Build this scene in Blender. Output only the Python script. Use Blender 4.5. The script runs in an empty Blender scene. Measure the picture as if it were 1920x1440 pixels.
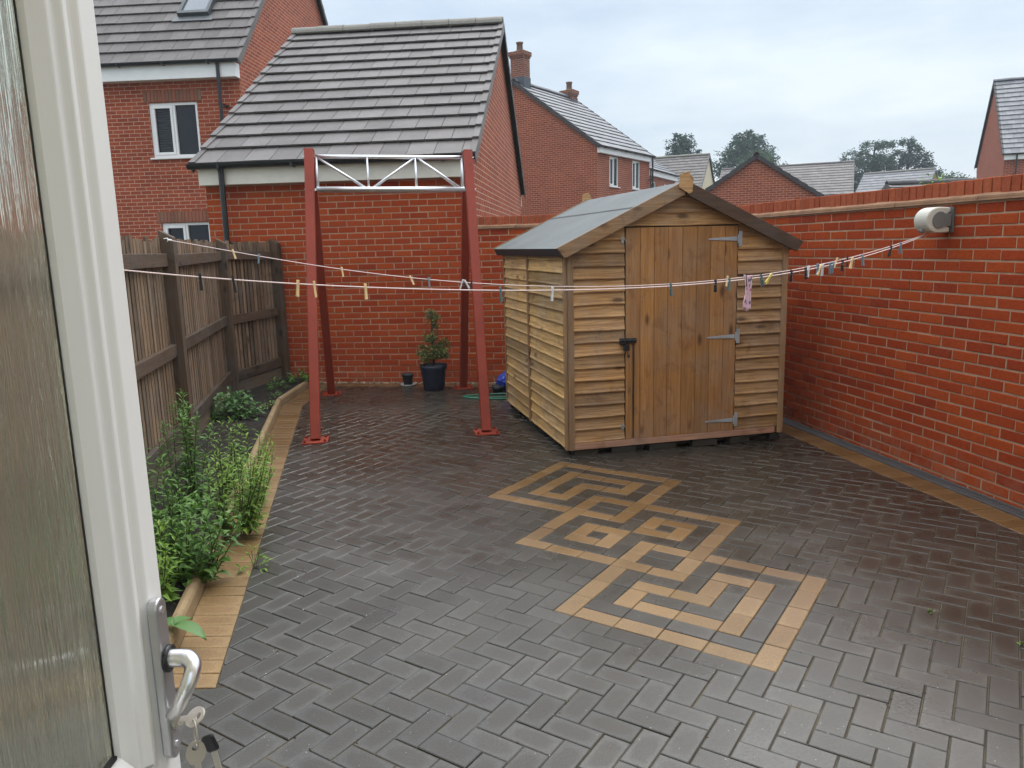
import bpy, math, random
from mathutils import Vector, Matrix
random.seed(7)
R = math.radians
scene = bpy.context.scene
COL = scene.collection

# ------------------------------------------------------------------ mesh helper
class MB:
    """collects shapes and links them as ONE mesh object"""
    def __init__(s):
        s.v, s.f, s.m, s.uv, s.r = [], [], [], [], []
    def quadface(s, idx, mat=0, uv=None, rnd=0.5):
        s.f.append(tuple(idx)); s.m.append(mat); s.r.append(rnd)
        if uv is None:
            P = [s.v[i] for i in idx]
            n = (P[1] - P[0]).cross(P[2] - P[0])
            if n.length < 1e-12 and len(P) > 3: n = (P[2] - P[0]).cross(P[3] - P[0])
            if n.length > 0: n.normalize()
            if abs(n.z) > .9: U, V = Vector((1, 0, 0)), Vector((0, 1, 0))
            else:
                U = Vector((0, 0, 1)).cross(n); U.normalize(); V = n.cross(U)
                if abs(n.z) < .05: V = Vector((0, 0, 1))
            uv = [(p.dot(U), p.dot(V)) for p in P]
        s.uv.append(uv)
    def poly(s, pts, mat=0, rnd=0.5, uv=None):
        b = len(s.v); s.v += [Vector(p) for p in pts]
        s.quadface(range(b, b + len(pts)), mat, uv, rnd)
    def box(s, c, size, rot=None, mat=0, rnd=None, grain=True, taper=None):
        """box centred at c; uv runs along the longest side"""
        if rnd is None: rnd = random.random()
        c = Vector(c); hx, hy, hz = [q / 2 for q in size]
        b = len(s.v); M = rot if rot is not None else Matrix.Identity(3)
        loc = []
        for z in (-hz, hz):
            for y in (-hy, hy):
                for x in (-hx, hx):
                    p = Vector((x, y, z))
                    if taper and z > 0: p.x *= taper; p.y *= taper
                    loc.append(p); s.v.append(c + M @ p)
        ax = max(range(3), key=lambda i: size[i])
        ou, ov = random.uniform(0, 50), random.uniform(0, 50)
        for q, na in (((0, 2, 3, 1), 2), ((4, 5, 7, 6), 2), ((0, 1, 5, 4), 1), ((2, 6, 7, 3), 1), ((0, 4, 6, 2), 0), ((1, 3, 7, 5), 0)):
            ia = [i for i in range(3) if i != na]
            if ax in ia: ua = ax; va = [i for i in ia if i != ax][0]
            else: ua, va = ia
            uv = [(loc[i][ua] + ou, loc[i][va] + ov + na * .37) for i in q] if grain else None
            s.quadface([b + i for i in q], mat, uv, rnd)
    def beam(s, p, q, w, h, up=(0, 0, 1), mat=0, rnd=None):
        """box from p to q, w across, h along up"""
        p, q = Vector(p), Vector(q); d = q - p; L = d.length; X = d / L
        Y = Vector(up).cross(X)
        if Y.length < 1e-5: Y = Vector((0, 1, 0)).cross(X)
        Y.normalize(); Z = X.cross(Y)
        s.box((p + q) / 2, (L, w, h), Matrix((X, Y, Z)).transposed(), mat, rnd)
    def tube(s, pts, r, n=8, mat=0, rnd=0.5, caps=True):
        pts = [Vector(p) for p in pts]; b = len(s.v); k = len(pts)
        rr = r if isinstance(r, (list, tuple)) else [r] * k
        prev = None; dist = 0
        ds = []
        for i in range(k):
            t = (pts[min(i + 1, k - 1)] - pts[max(i - 1, 0)]).normalized()
            if prev is None:
                a = Vector((0, 0, 1)) if abs(t.z) < .9 else Vector((1, 0, 0))
                u = a.cross(t).normalized()
            else:
                u = (prev - t * prev.dot(t)).normalized()
            prev = u; w = t.cross(u)
            if i: dist += (pts[i] - pts[i - 1]).length
            ds.append(dist)
            for j in range(n):
                a = 2 * math.pi * j / n
                s.v.append(pts[i] + (u * math.cos(a) + w * math.sin(a)) * rr[i])
        for i in range(k - 1):
            for j in range(n):
                j2 = (j + 1) % n
                s.quadface((b + i * n + j, b + i * n + j2, b + (i + 1) * n + j2, b + (i + 1) * n + j), mat,
                           [(ds[i], j * .02), (ds[i], j * .02 + .02), (ds[i + 1], j * .02 + .02), (ds[i + 1], j * .02)], rnd)
        if caps:
            s.quadface([b + j for j in reversed(range(n))], mat, [(0, 0)] * n, rnd)
            s.quadface([b + (k - 1) * n + j for j in range(n)], mat, [(0, 0)] * n, rnd)
    def lathe(s, prof, c=(0, 0, 0), n=24, mat=0, rnd=0.5, jig=0):
        b = len(s.v); c = Vector(c)
        for (r, z) in prof:
            for j in range(n):
                a = 2 * math.pi * j / n
                rr = r * (1 + random.uniform(-jig, jig))
                s.v.append(c + Vector((rr * math.cos(a), rr * math.sin(a), z)))
        for i in range(len(prof) - 1):
            for j in range(n):
                j2 = (j + 1) % n
                s.quadface((b + i * n + j, b + i * n + j2, b + (i + 1) * n + j2, b + (i + 1) * n + j), mat,
                           [(j / n, prof[i][1]), ((j + 1) / n, prof[i][1]), ((j + 1) / n, prof[i + 1][1]), (j / n, prof[i + 1][1])], rnd)
    def extrude(s, loop, vec, mat=0, rnd=0.5, caps=True):
        """solid from a planar loop of points swept along vec"""
        loop = [Vector(p) for p in loop]; vec = Vector(vec); n = len(loop)
        nn = Vector((0, 0, 0))
        for i in range(n): nn += loop[i].cross(loop[(i + 1) % n])
        if nn.dot(vec) < 0: loop = loop[::-1]
        b = len(s.v); s.v += loop + [p + vec for p in loop]
        if caps:
            s.quadface([b + i for i in reversed(range(n))], mat, None, rnd)
            s.quadface([b + n + i for i in range(n)], mat, None, rnd)
        L = vec.length; per = 0; o = random.uniform(0, 30)
        for i in range(n):
            j = (i + 1) % n; e = (loop[j] - loop[i]).length
            s.quadface((b + i, b + j, b + n + j, b + n + i), mat,
                       [(o, per), (o, per + e), (o + L, per + e), (o + L, per)], rnd)
            per += e
    def build(s, name, mats, parent=None, smooth=False, bevel=0, seg=2, loc=None, local=False):
        me = bpy.data.meshes.new(name)
        me.from_pydata([tuple(p) for p in s.v], [], s.f)
        if not isinstance(mats, (list, tuple)): mats = [mats]
        for m in mats: me.materials.append(m)
        me.polygons.foreach_set('material_index', s.m)
        uvl = me.uv_layers.new(name='UVMap')
        flat = [c for f in s.uv for q in f for c in q]
        uvl.data.foreach_set('uv', flat)
        at = me.attributes.new('rnd', 'FLOAT', 'FACE'); at.data.foreach_set('value', s.r)
        if smooth: me.polygons.foreach_set('use_smooth', [True] * len(s.f))
        me.update()
        o = bpy.data.objects.new(name, me); COL.objects.link(o)
        if loc is not None: o.location = loc
        if parent is not None: o.parent = parent
        if bevel:
            bv = o.modifiers.new('Bevel', 'BEVEL'); bv.width = bevel; bv.segments = seg
            bv.limit_method = 'ANGLE'; bv.angle_limit = R(40)
        return o

def tag(o, label=None, cat=None, group=None, kind=None):
    if label: o['label'] = label
    if cat: o['category'] = cat
    if group: o['group'] = group
    if kind: o['kind'] = kind
    return o
def thing(name, label, cat, loc=(0, 0, 0), rz=0, group=None):
    o = bpy.data.objects.new(name, None); COL.objects.link(o)
    o.empty_display_size = .2
    o.location = loc; o.rotation_euler = (0, 0, rz)
    return tag(o, label, cat, group)
def dup(root, loc=None, rz=0, label=None, scale=None):
    kids = list(root.children)
    r = root.copy(); COL.objects.link(r)
    if loc is not None: r.location = loc
    r.rotation_euler = (0, 0, rz)
    if scale: r.scale = (scale,) * 3
    if label: r['label'] = label
    for ch in kids:
        c = ch.copy(); COL.objects.link(c); c.parent = r
    return r

# ------------------------------------------------------------------ the lie of the land
def gz(x, y): return -(0.013 * x + 0.004 * y)          # the patio falls gently to the drain
def G3(x, y, dz=0): return Vector((x, y, gz(x, y) + dz))
TH = -0.5757                                            # heading of the paving grid
UX, UY = math.cos(TH), math.sin(TH)
O0 = (0.164, 3.292)
def uv2xy(u, v): return (O0[0] + u * .1 * UX - v * .1 * UY, O0[1] + u * .1 * UY + v * .1 * UX)
RW0, RW1 = Vector((2.625, 7.234)), Vector((3.159, 4.54))      # foot of the right hand wall
RWD = (RW1 - RW0).normalized(); RWN = Vector((RWD.y, -RWD.x)) # along (to camera), into garden
if RWN.x > 0: RWN = -RWN
BW0 = Vector((-2.235, 9.621)); BWD = Vector((0.9953, -0.0970)); BWN = Vector((-0.0970, -0.9953))  # back wall line

# ------------------------------------------------------------------ material helper
class NT:
    def __init__(s, name):
        s.m = bpy.data.materials.new(name); s.m.use_nodes = True
        s.t = s.m.node_tree; s.t.nodes.clear()
        s.out = s.t.nodes.new('ShaderNodeOutputMaterial')
        s.b = s.t.nodes.new('ShaderNodeBsdfPrincipled')
        s.t.links.new(s.b.outputs[0], s.out.inputs[0])
    def n(s, typ, **kw):
        nd = s.t.nodes.new('ShaderNode' + typ)
        for k, v in kw.items():
            if k in nd.inputs: s.put(nd.inputs[k], v)
            else: setattr(nd, k, v)
        return nd
    def put(s, inp, v):
        if hasattr(v, 'links') or isinstance(v, bpy.types.NodeSocket): s.t.links.new(v, inp)
        else: inp.default_value = v
    def set(s, **kw):
        for k, v in kw.items():
            k = k.replace('_', ' ')
            if k == 'Base Color' and isinstance(v, tuple) and len(v) == 3: v = (*v, 1)
            s.put(s.b.inputs[k], v)
        return s
    def uv(s): return s.n('UVMap').outputs[0]
    def obj(s): return s.n('TexCoord').outputs['Object']
    def rnd(s): return s.n('Attribute', attribute_name='rnd').outputs['Fac']
    def mapping(s, vec, scale=(1, 1, 1), loc=(0, 0, 0)):
        m = s.n('Mapping'); s.put(m.inputs['Vector'], vec); m.inputs['Scale'].default_value = scale; m.inputs['Location'].default_value = loc
        return m.outputs[0]
    def noise(s, vec, scale, detail=4, rough=.55, dist=0):
        n = s.n('TexNoise'); s.put(n.inputs['Vector'], vec)
        n.inputs['Scale'].default_value = scale; n.inputs['Detail'].default_value = detail
        n.inputs['Roughness'].default_value = rough; n.inputs['Distortion'].default_value = dist
        return n.outputs[0]
    def ramp(s, fac, stops, interp='LINEAR'):
        r = s.n('ValToRGB'); s.put(r.inputs[0], fac); cr = r.color_ramp; cr.interpolation = interp
        while len(cr.elements) < len(stops): cr.elements.new(.5)
        for e, (p, c) in zip(cr.elements, stops):
            e.position = p
            if isinstance(c, (int, float)): c = (c, c, c)
            e.color = (*c, 1)
        return r.outputs[0]
    def mix(s, fac, a, b, mode='MIX'):
        m = s.n('Mix', data_type='RGBA', blend_type=mode)
        s.put(m.inputs[0], fac)
        for i, v in ((6, a), (7, b)):
            if isinstance(v, tuple) and len(v) == 3: v = (*v, 1)
            s.put(m.inputs[i], v)
        return m.outputs[2]
    def math(s, op, a, b=0.0, clamp=False):
        m = s.n('Math', operation=op, use_clamp=clamp); s.put(m.inputs[0], a); s.put(m.inputs[1], b)
        return m.outputs[0]
    def bump(s, h, strength=.4, dist=.01):
        b = s.n('Bump'); s.put(b.inputs['Height'], h); b.inputs['Strength'].default_value = strength; b.inputs['Distance'].default_value = dist
        s.put(s.b.inputs['Normal'], b.outputs[0]); return b.outputs[0]
def plain(name, col, rough=.5, metal=0, bumps=None, var=0.0, spec=.5):
    t = NT(name)
    c = (*col, 1)
    if var:
        n = t.noise(t.obj(), 6, 5)
        k = t.ramp(n, [(.3, 1 - var), (.7, 1 + var)])
        c = t.mix(1.0, col, k, 'MULTIPLY')
    t.set(Base_Color=c, Roughness=rough, Metallic=metal); t.b.inputs['Specular IOR Level'].default_value = spec
    if bumps: t.bump(t.noise(t.obj(), bumps[0], 4), bumps[1], .005)
    return t.m

M = {}
def paver_mat(name, c1, c2, speck, wet, dampness=.75):
    t = NT(name); o = t.obj(); r = t.rnd()
    base = t.mix(r, c1, c2)
    big = t.ramp(t.noise(o, 1.3, 3), [(.3, .82), (.7, 1.12)])
    fine = t.ramp(t.noise(o, 95, 3, .7), [(.25, .72), (.75, 1.28)])
    c = t.mix(1.0, t.mix(1.0, base, big, 'MULTIPLY'), fine, 'MULTIPLY')
    v = t.n('TexVoronoi'); t.put(v.inputs['Vector'], o); v.inputs['Scale'].default_value = 42
    sp = t.math('LESS_THAN', v.outputs['Distance'], .09)
    pick = t.math('GREATER_THAN', t.n('SeparateColor').outputs[0], .80)
    sc = pick.node.inputs[0].links[0].from_node; t.put(sc.inputs[0], v.outputs['Color'])
    c = t.mix(t.math('MULTIPLY', sp, pick), c, speck)
    # damp heart of each block: the rims have dried paler
    s = t.n('SeparateXYZ'); t.put(s.inputs[0], t.uv())
    e = t.math('MULTIPLY', t.math('SINE', t.math('MULTIPLY', s.outputs[0], math.pi)), t.math('SINE', t.math('MULTIPLY', s.outputs[1], math.pi)))
    e = t.math('ADD', e, t.math('MULTIPLY', t.math('SUBTRACT', t.noise(o, 30, 3), .5), .5))
    damp = t.math('MULTIPLY', t.ramp(e, [(.12, 0.0), (.55, 1.0)]), t.ramp(t.noise(t.mapping(o, loc=(4, 1, 0)), .55, 3, .6), [(.38, .12), (.60, 1.0)]))
    c = t.mix(t.math('MULTIPLY', damp, dampness), c, tuple(q * k for q, k in zip(c1, (.66, .52, .42))))
    dirt = t.ramp(t.noise(o, 7, 5, .65), [(.55, 0.0), (.75, .35)])
    c = t.mix(dirt, c, tuple(q * .62 for q in c1))
    # rain has dried back near the house; farther out and to the right the blocks are still wet
    q = t.n('SeparateXYZ'); t.put(q.inputs[0], o)
    wv = t.math('ADD', t.math('ADD', q.outputs[1], t.math('MULTIPLY', q.outputs[0], .85)), t.math('MULTIPLY', t.math('SUBTRACT', t.noise(o, .9, 4, .6), .5), 2.6))
    wv = t.ramp(t.math('MULTIPLY', wv, .1), [(.30, 0.0), (.50, 1.0)])
    c = t.mix(wv, c, t.mix(1.0, c, (.60, .53, .46), 'MULTIPLY'))
    w = t.ramp(t.noise(o, 2.2, 4, .6), [(.35, wet[0]), (.68, wet[1])])
    w = t.math('MULTIPLY', w, t.math('SUBTRACT', 1.0, t.math('MULTIPLY', wv, .22)))
    t.set(Base_Color=c, Roughness=w); t.b.inputs['Specular IOR Level'].default_value = .5
    t.bump(t.noise(o, 160, 3, .6), .28, .004)
    return t.m
M['paver'] = paver_mat('grey_block_paving', (.056, .0545, .048), (.088, .085, .077), (.42, .41, .37), (.27, .46))
M['gold'] = paver_mat('buff_block_paving', (.215, .132, .052), (.300, .193, .090), (.42, .35, .25), (.36, .56), .35)
def joint_mat():
    t = NT('paving_joint'); o = t.obj()
    c = t.ramp(t.noise(o, 5, 5, .7), [(.33, (.034, .029, .021)), (.50, (.085, .070, .044)), (.62, (.120, .096, .048)), (.72, (.085, .092, .030))])
    t.set(Base_Color=c, Roughness=.9); t.bump(t.noise(o, 220, 3), .6, .004); return t.m
M['joint'] = joint_mat()

def brick_col(t, r, o):
    c = t.ramp(r, [(0, (.32, .046, .013)), (.3, (.375, .060, .0145)), (.62, (.41, .073, .0165)), (.9, (.355, .053, .015)), (1, (.28, .041, .015))])
    f = t.ramp(t.noise(t.mapping(o, (1, 1, 2.5)), 34, 5, .7), [(.22, .66), (.6, 1.06), (.85, 1.25)])
    c = t.mix(1.0, c, f, 'MULTIPLY')
    eff = t.ramp(t.noise(o, 3.1, 6, .72), [(.60, 0.0), (.80, .22)])
    c = t.mix(eff, c, (.46, .25, .17))
    # rain splash and salt bloom left low on the wall
    s = t.n('SeparateXYZ'); t.put(s.inputs[0], o)
    low = t.math('MULTIPLY', t.ramp(s.outputs[2], [(.0, 1.0), (.26, 0.0)]), t.ramp(t.noise(o, 6.5, 5, .7), [(.42, 0.0), (.66, .55)]))
    return t.mix(low, c, (.34, .17, .11))
def brick_geo():
    t = NT('red_facing_brick'); o = t.obj()
    t.set(Base_Color=brick_col(t, t.rnd(), o), Roughness=.85); t.b.inputs['Specular IOR Level'].default_value = .12
    t.bump(t.noise(t.mapping(o, (1, 1, 2)), 70, 5, .7), .55, .006); return t.m
M['brick'] = brick_geo()
def coping_brick():
    t = NT('dull_orange_coping_brick'); o = t.obj(); r = t.rnd()
    c = t.ramp(r, [(0, (.30, .070, .030)), (.5, (.40, .105, .046)), (1, (.34, .082, .040))])
    c = t.mix(1.0, c, t.ramp(t.noise(o, 30, 5, .7), [(.25, .72), (.75, 1.2)]), 'MULTIPLY')
    c = t.mix(t.ramp(t.noise(o, 4, 5, .7), [(.55, 0.0), (.78, .45)]), c, (.20, .105, .065))
    t.set(Base_Color=c, Roughness=.85); t.b.inputs['Specular IOR Level'].default_value = .15
    t.bump(t.noise(o, 70, 5, .7), .5, .006); return t.m
M['coping'] = coping_brick()
def mortar():
    t = NT('mortar'); o = t.obj()
    t.set(Base_Color=t.ramp(t.noise(o, 9, 5, .65), [(.3, (.34, .215, .135)), (.7, (.48, .325, .22))]), Roughness=.95)
    t.bump(t.noise(o, 130, 4), .5, .004); return t.m
M['mortar'] = mortar()
def brick_tex(name, tint=1.0, warm=(1, 1, 1)):
    t = NT(name); uv = t.uv()
    b = t.n('TexBrick', offset=.5); t.put(b.inputs['Vector'], uv)
    b.inputs['Scale'].default_value = 1; b.inputs['Brick Width'].default_value = .225; b.inputs['Row Height'].default_value = .075
    b.inputs['Mortar Size'].default_value = .0055; b.inputs['Mortar Smooth'].default_value = .25; b.inputs['Bias'].default_value = 0
    k = lambda c: tuple(q * tint * w for q, w in zip(c, warm)) + (1,)
    b.inputs['Color1'].default_value = k((.25, .044, .016)); b.inputs['Color2'].default_value = k((.35, .072, .026))
    b.inputs['Mortar'].default_value = k((.50, .36, .27))
    f = t.ramp(t.noise(t.mapping(uv, (1, 2.5, 1)), 22, 5, .7), [(.22, .74), (.75, 1.22)])
    big = t.ramp(t.noise(uv, .9, 4), [(.3, .88), (.7, 1.1)])
    c = t.mix(1.0, t.mix(1.0, b.outputs['Color'], f, 'MULTIPLY'), big, 'MULTIPLY')
    t.set(Base_Color=c, Roughness=.85); t.b.inputs['Specular IOR Level'].default_value = .3
    h = t.math('SUBTRACT', t.math('MULTIPLY', t.noise(uv, 60, 4), .25), b.outputs['Fac'])
    t.bump(h, .6, .006); return t.m
M['brickwall'] = brick_tex('brick_wall_face')
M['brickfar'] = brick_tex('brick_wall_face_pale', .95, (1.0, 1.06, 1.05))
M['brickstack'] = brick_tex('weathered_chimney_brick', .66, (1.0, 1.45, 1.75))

def tile_mat(name, a, b, moss, ro=(.38, .58)):
    t = NT(name); o = t.obj(); uv = t.uv()
    c = t.mix(t.rnd(), a, b)
    c = t.mix(1.0, c, t.ramp(t.noise(o, 25, 5, .7), [(.25, .8), (.75, 1.18)]), 'MULTIPLY')
    c = t.mix(t.ramp(t.noise(o, 1.7, 6, .7), [(.60, 0.0), (.78, moss)]), c, (.19, .175, .09))
    t.set(Base_Color=c, Roughness=t.ramp(t.noise(o, 3, 3), [(.3, ro[0]), (.7, ro[1])]))
    t.bump(t.noise(o, 120, 3), .25, .004); return t.m
M['tile'] = tile_mat('grey_concrete_tile', (.096, .085, .080), (.146, .130, .123), .25, (.46, .66))
M['tilehouse'] = tile_mat('brown_grey_concrete_tile', (.098, .086, .080), (.140, .124, .116), .2, (.50, .70))
M['tileslate'] = tile_mat('slate_grey_tile', (.12, .125, .14), (.18, .185, .20), .12)
M['tilemoss'] = tile_mat('mossy_ridge_tile', (.15, .14, .12), (.20, .185, .15), .75)

def wood(name, ca, cb, cdark, grey=0.0, knots=True, rough=.72, streak=1.0, wetness=0.0):
    t = NT(name); uv = t.uv(); r = t.rnd(); o = t.obj()
    g = t.noise(t.mapping(uv, (2.2, 55, 1)), 1.0, 6, .68, 1.2)
    g2 = t.noise(t.mapping(uv, (1.1, 11, 1)), 1.0, 4, .6, 2.0)
    c = t.mix(t.ramp(g2, [(.28, 0.0), (.72, 1.0)]), ca, cb)
    c = t.mix(t.ramp(g, [(.40, .55 * streak), (.62, 0.0)]), c, cdark)
    tone = t.ramp(r, [(0, .60), (.45, .98), (1, 1.28)])
    c = t.mix(1.0, c, tone, 'MULTIPLY')
    if grey:
        gf = t.ramp(t.noise(o, 2.6, 5, .65), [(.42, 0.0), (.70, grey)])
        c = t.mix(gf, c, tuple(sum(cb) / 3 * k for k in (1.02, .95, .86)))
    dk = t.ramp(t.noise(o, 5.5, 5, .7, .6), [(.55, 0.0), (.76, .75)])
    c = t.mix(dk, c, cdark)
    if knots:
        v = t.n('TexVoronoi'); t.put(v.inputs['Vector'], t.mapping(uv, (3.4, 8.5, 1))); v.inputs['Scale'].default_value = 1
        k = t.ramp(t.math('ADD', v.outputs['Distance'], t.math('MULTIPLY', g, .06)), [(.12, 1.0), (.26, 0.0)])
        sel = t.n('SeparateColor'); t.put(sel.inputs[0], v.outputs['Color'])
        k = t.math('MULTIPLY', k, t.math('GREATER_THAN', sel.outputs[0], .45))
        c = t.mix(t.math('MULTIPLY', k, .8), c, tuple(q * .45 for q in cdark))
    t.set(Base_Color=c, Roughness=rough); t.b.inputs['Specular IOR Level'].default_value = .35
    t.bump(g, .35, .004); return t.m
M['shedside'] = wood('honey_waney_board', (.53, .315, .108), (.65, .42, .165), (.20, .105, .042), .25, streak=1.2)
M['shedfront'] = wood('brown_waney_board', (.43, .222, .078), (.58, .338, .136), (.12, .052, .020), .28, streak=1.1)
M['sheddoor'] = wood('orange_brown_door_board', (.335, .146, .040), (.45, .222, .070), (.125, .050, .017), .30, streak=.8)
M['shedtrim'] = wood('brown_trim_board', (.30, .170, .080), (.38, .230, .115), (.12, .060, .027), .4)
M['shedbarge'] = wood('dark_brown_barge_board', (.120, .062, .034), (.175, .098, .056), (.050, .027, .016), .4)
M['shedpink'] = wood('pinkish_sill_board', (.38, .19, .115), (.45, .25, .16), (.17, .08, .045), .3)
M['shedbearer'] = wood('dark_damp_timber', (.030, .024, .018), (.050, .040, .028), (.012, .010, .008), .3)
M['fencepost'] = wood('dark_brown_fence_timber', (.104, .061, .034), (.158, .097, .057), (.032, .021, .014), .6, rough=.8)
M['fenceslat'] = wood('weathered_fence_board', (.205, .128, .072), (.310, .208, .126), (.062, .036, .021), .35, rough=.85)
M['gravelboard'] = wood('stained_gravel_board', (.13, .092, .058), (.18, .132, .088), (.055, .040, .026), .6, rough=.9)
M['upvc'] = plain('white_upvc', (.80, .80, .78), .32)
def upvc_grain():
    t = NT('off_white_woodgrain_upvc'); uv = t.uv()
    g = t.noise(t.mapping(uv, (1.2, 30, 1)), 1.0, 5, .6, 1.5)
    t.set(Base_Color=t.ramp(g, [(.3, (.84, .83, .80)), (.7, (.88, .87, .84))]), Roughness=.42); t.bump(g, .10, .002); return t.m
M['doorupvc'] = upvc_grain()
M['fasciawhite'] = plain('cream_white_fascia', (.68, .65, .56), .55, var=.06)
M['housefascia'] = plain('white_fascia', (.80, .80, .78), .45, var=.03)
M['blackplastic'] = plain('black_rainwater_plastic', (.012, .013, .015), .32)
M['darkverge'] = plain('dark_verge_tile', (.035, .032, .032), .6, bumps=(40, .3), var=.2)
def red_steel():
    t = NT('red_oxide_painted_steel'); o = t.obj()
    c = t.ramp(t.noise(o, 4, 5, .6), [(.3, (.215, .028, .013)), (.7, (.275, .040, .018))])
    c = t.mix(t.ramp(t.noise(o, 17, 6, .75), [(.60, 0.0), (.74, .65)]), c, (.10, .026, .014))
    t.b.inputs['Specular IOR Level'].default_value = .3
    t.set(Base_Color=c, Roughness=.55); t.bump(t.noise(o, 60, 3), .12, .003); return t.m
M['redsteel'] = red_steel()
M['alu'] = plain('bright_aluminium', (.90, .91, .92), .42, 1.0)
M['galv'] = plain('galvanised_steel', (.34, .36, .38), .5, .25, var=.2)
M['chrome'] = plain('satin_chrome', (.86, .86, .87), .30, 1.0)
M['plate'] = plain('brushed_steel_plate', (.55, .55, .56), .42, .9, var=.1)
M['brass'] = plain('nickel_key_metal', (.44, .41, .35), .45, .5, var=.15)
M['keypale'] = plain('pale_key_bow', (.72, .66, .58), .4, .4)
M['felt'] = None
def felt():
    t = NT('grey_green_roofing_felt'); o = t.obj()
    c = t.ramp(t.noise(o, 260, 2, .6), [(.3, (.088, .098, .098)), (.7, (.165, .180, .178))])
    c = t.mix(1.0, c, t.ramp(t.noise(o, 2.1, 5, .6), [(.3, .85), (.7, 1.15)]), 'MULTIPLY')
    t.set(Base_Color=c, Roughness=.62); t.bump(t.noise(o, 300, 2), .5, .003); return t.m
M['felt'] = felt()
M['feltedge'] = plain('black_felt_edge', (.018, .018, .019), .6, bumps=(40, .3))
def glass_dark():
    t = NT('dark_window_glass')
    t.set(Base_Color=(.010, .014, .019), Roughness=.05); t.b.inputs['Specular IOR Level'].default_value = .38; return t.m
M['pane'] = glass_dark()
M['panelight'] = plain('sky_reflecting_roof_glass', (.10, .12, .14), .04, 0, spec=1.0)
M['blind'] = plain('slatted_blind', (.045, .052, .060), .5)
def reed_glass():
    t = NT('streaky_privacy_glass'); uv = t.uv()
    g = t.noise(t.mapping(uv, (150, 3.0, 1)), 1.0, 3, .6, .3)
    g2 = t.noise(t.mapping(uv, (45, 6.0, 1)), 1.0, 4, .6, .6)
    t.set(Base_Color=(.90, .92, .80), Roughness=.06, IOR=1.45)
    t.b.inputs['Transmission Weight'].default_value = .93
    t.bump(t.math('ADD', g, g2), .30, .004); return t.m
M['reed'] = reed_glass()
M['gasket'] = plain('black_gasket', (.012, .012, .012), .6)
def leaf(name, a, b, c3=None, rough=.5):
    t = NT(name); r = t.rnd()
    st = [(0, a), (.60, b)] + ([(.78, b), (1.0, c3)] if c3 else [])
    c = t.ramp(r, st)
    t.set(Base_Color=c, Roughness=rough)
    t.b.inputs['Subsurface Weight'].default_value = 0.0
    tr = t.n('BsdfTranslucent'); t.put(tr.inputs[0], c)
    mx = t.n('MixShader'); mx.inputs[0].default_value = .28
    t.t.links.new(t.b.outputs[0], mx.inputs[1]); t.t.links.new(tr.outputs[0], mx.inputs[2]); t.t.links.new(mx.outputs[0], t.out.inputs[0])
    return t.m
M['leafbright'] = leaf('fresh_green_leaf', (.095, .200, .020), (.215, .370, .048), (.28, .40, .07))
M['leafmid'] = leaf('mid_green_leaf', (.050, .135, .022), (.130, .270, .042), (.17, .30, .07))
M['leafblue'] = leaf('soft_grey_green_leaf', (.070, .165, .050), (.135, .270, .085))
M['leafvar'] = leaf('yellow_edged_dark_leaf', (.045, .080, .020), (.130, .165, .045), (.60, .54, .20))
M['stem'] = plain('green_brown_stem', (.075, .085, .030), .7)
M['bark'] = plain('dark_bark', (.045, .032, .022), .9, bumps=(60, .5), var=.3)
M['treedark'] = leaf('dark_conifer_foliage', (.020, .056, .038), (.044, .094, .062), rough=.7)
M['treegreen'] = leaf('green_tree_foliage', (.032, .070, .034), (.062, .110, .048), rough=.7)
M['treecedar'] = leaf('cedar_foliage', (.022, .056, .040), (.048, .096, .064), rough=.7)
def soil():
    t = NT('damp_dark_soil'); o = t.obj()
    t.set(Base_Color=t.ramp(t.noise(o, 22, 6, .7), [(.3, (.010, .008, .006)), (.6, (.030, .023, .016)), (.8, (.055, .042, .030))]), Roughness=.95)
    t.bump(t.noise(o, 38, 6, .7), 1.0, .03); return t.m
M['soil'] = soil()
M['edging'] = None
def edging():
    t = NT('tan_concrete_edging'); o = t.obj()
    c = t.ramp(t.noise(o, 6, 5, .65), [(.3, (.22, .150, .075)), (.7, (.33, .235, .125))])
    c = t.mix(t.ramp(t.noise(o, 14, 5, .7), [(.55, 0.0), (.75, .5)]), c, (.10, .080, .040))
    t.set(Base_Color=c, Roughness=.8); t.bump(t.noise(o, 90, 4), .4, .004); return t.m
M['edging'] = edging()
M['creasing'] = plain('sandy_mortar_creasing', (.36, .205, .120), .9, bumps=(60, .6), var=.25)
M['render'] = plain('cream_render', (.60, .52, .36), .85, var=.05)
M['drain'] = plain('grey_drain_channel', (.085, .088, .092), .5, bumps=(60, .3), var=.15)
M['drainslot'] = plain('drain_slot', (.012, .012, .012), .8)
M['pot'] = plain('dark_blue_plastic_pot', (.012, .017, .036), .42)
M['potblack'] = plain('black_plastic_pot', (.011, .013, .017), .5)
M['saucer'] = plain('pale_grey_saucer', (.42, .42, .42), .5)
M['bag'] = plain('blue_plastic_bag', (.018, .050, .36), .3)
M['hose'] = plain('green_garden_hose', (.020, .16, .095), .4)
M['pebble'] = None
def pebble():
    t = NT('pale_gravel'); t.set(Base_Color=t.ramp(t.rnd(), [(0, (.16, .105, .065)), (.6, (.34, .26, .17)), (1, (.55, .46, .34))]), Roughness=.8); return t.m
M['pebble'] = pebble()
M['line'] = plain('pinkish_white_line', (.82, .66, .63), .6)
M['pegwood'] = plain('pale_peg_wood', (.82, .60, .31), .65, var=.12)
M['pegyellow'] = plain('yellow_peg_plastic', (.66, .52, .10), .5)
M['pegdark'] = plain('black_peg_plastic', (.016, .018, .022), .45)
M['pegteal'] = plain('teal_peg_plastic', (.090, .170, .180), .45)
M['pegblue'] = plain('grey_blue_peg_plastic', (.17, .24, .29), .45)
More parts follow.
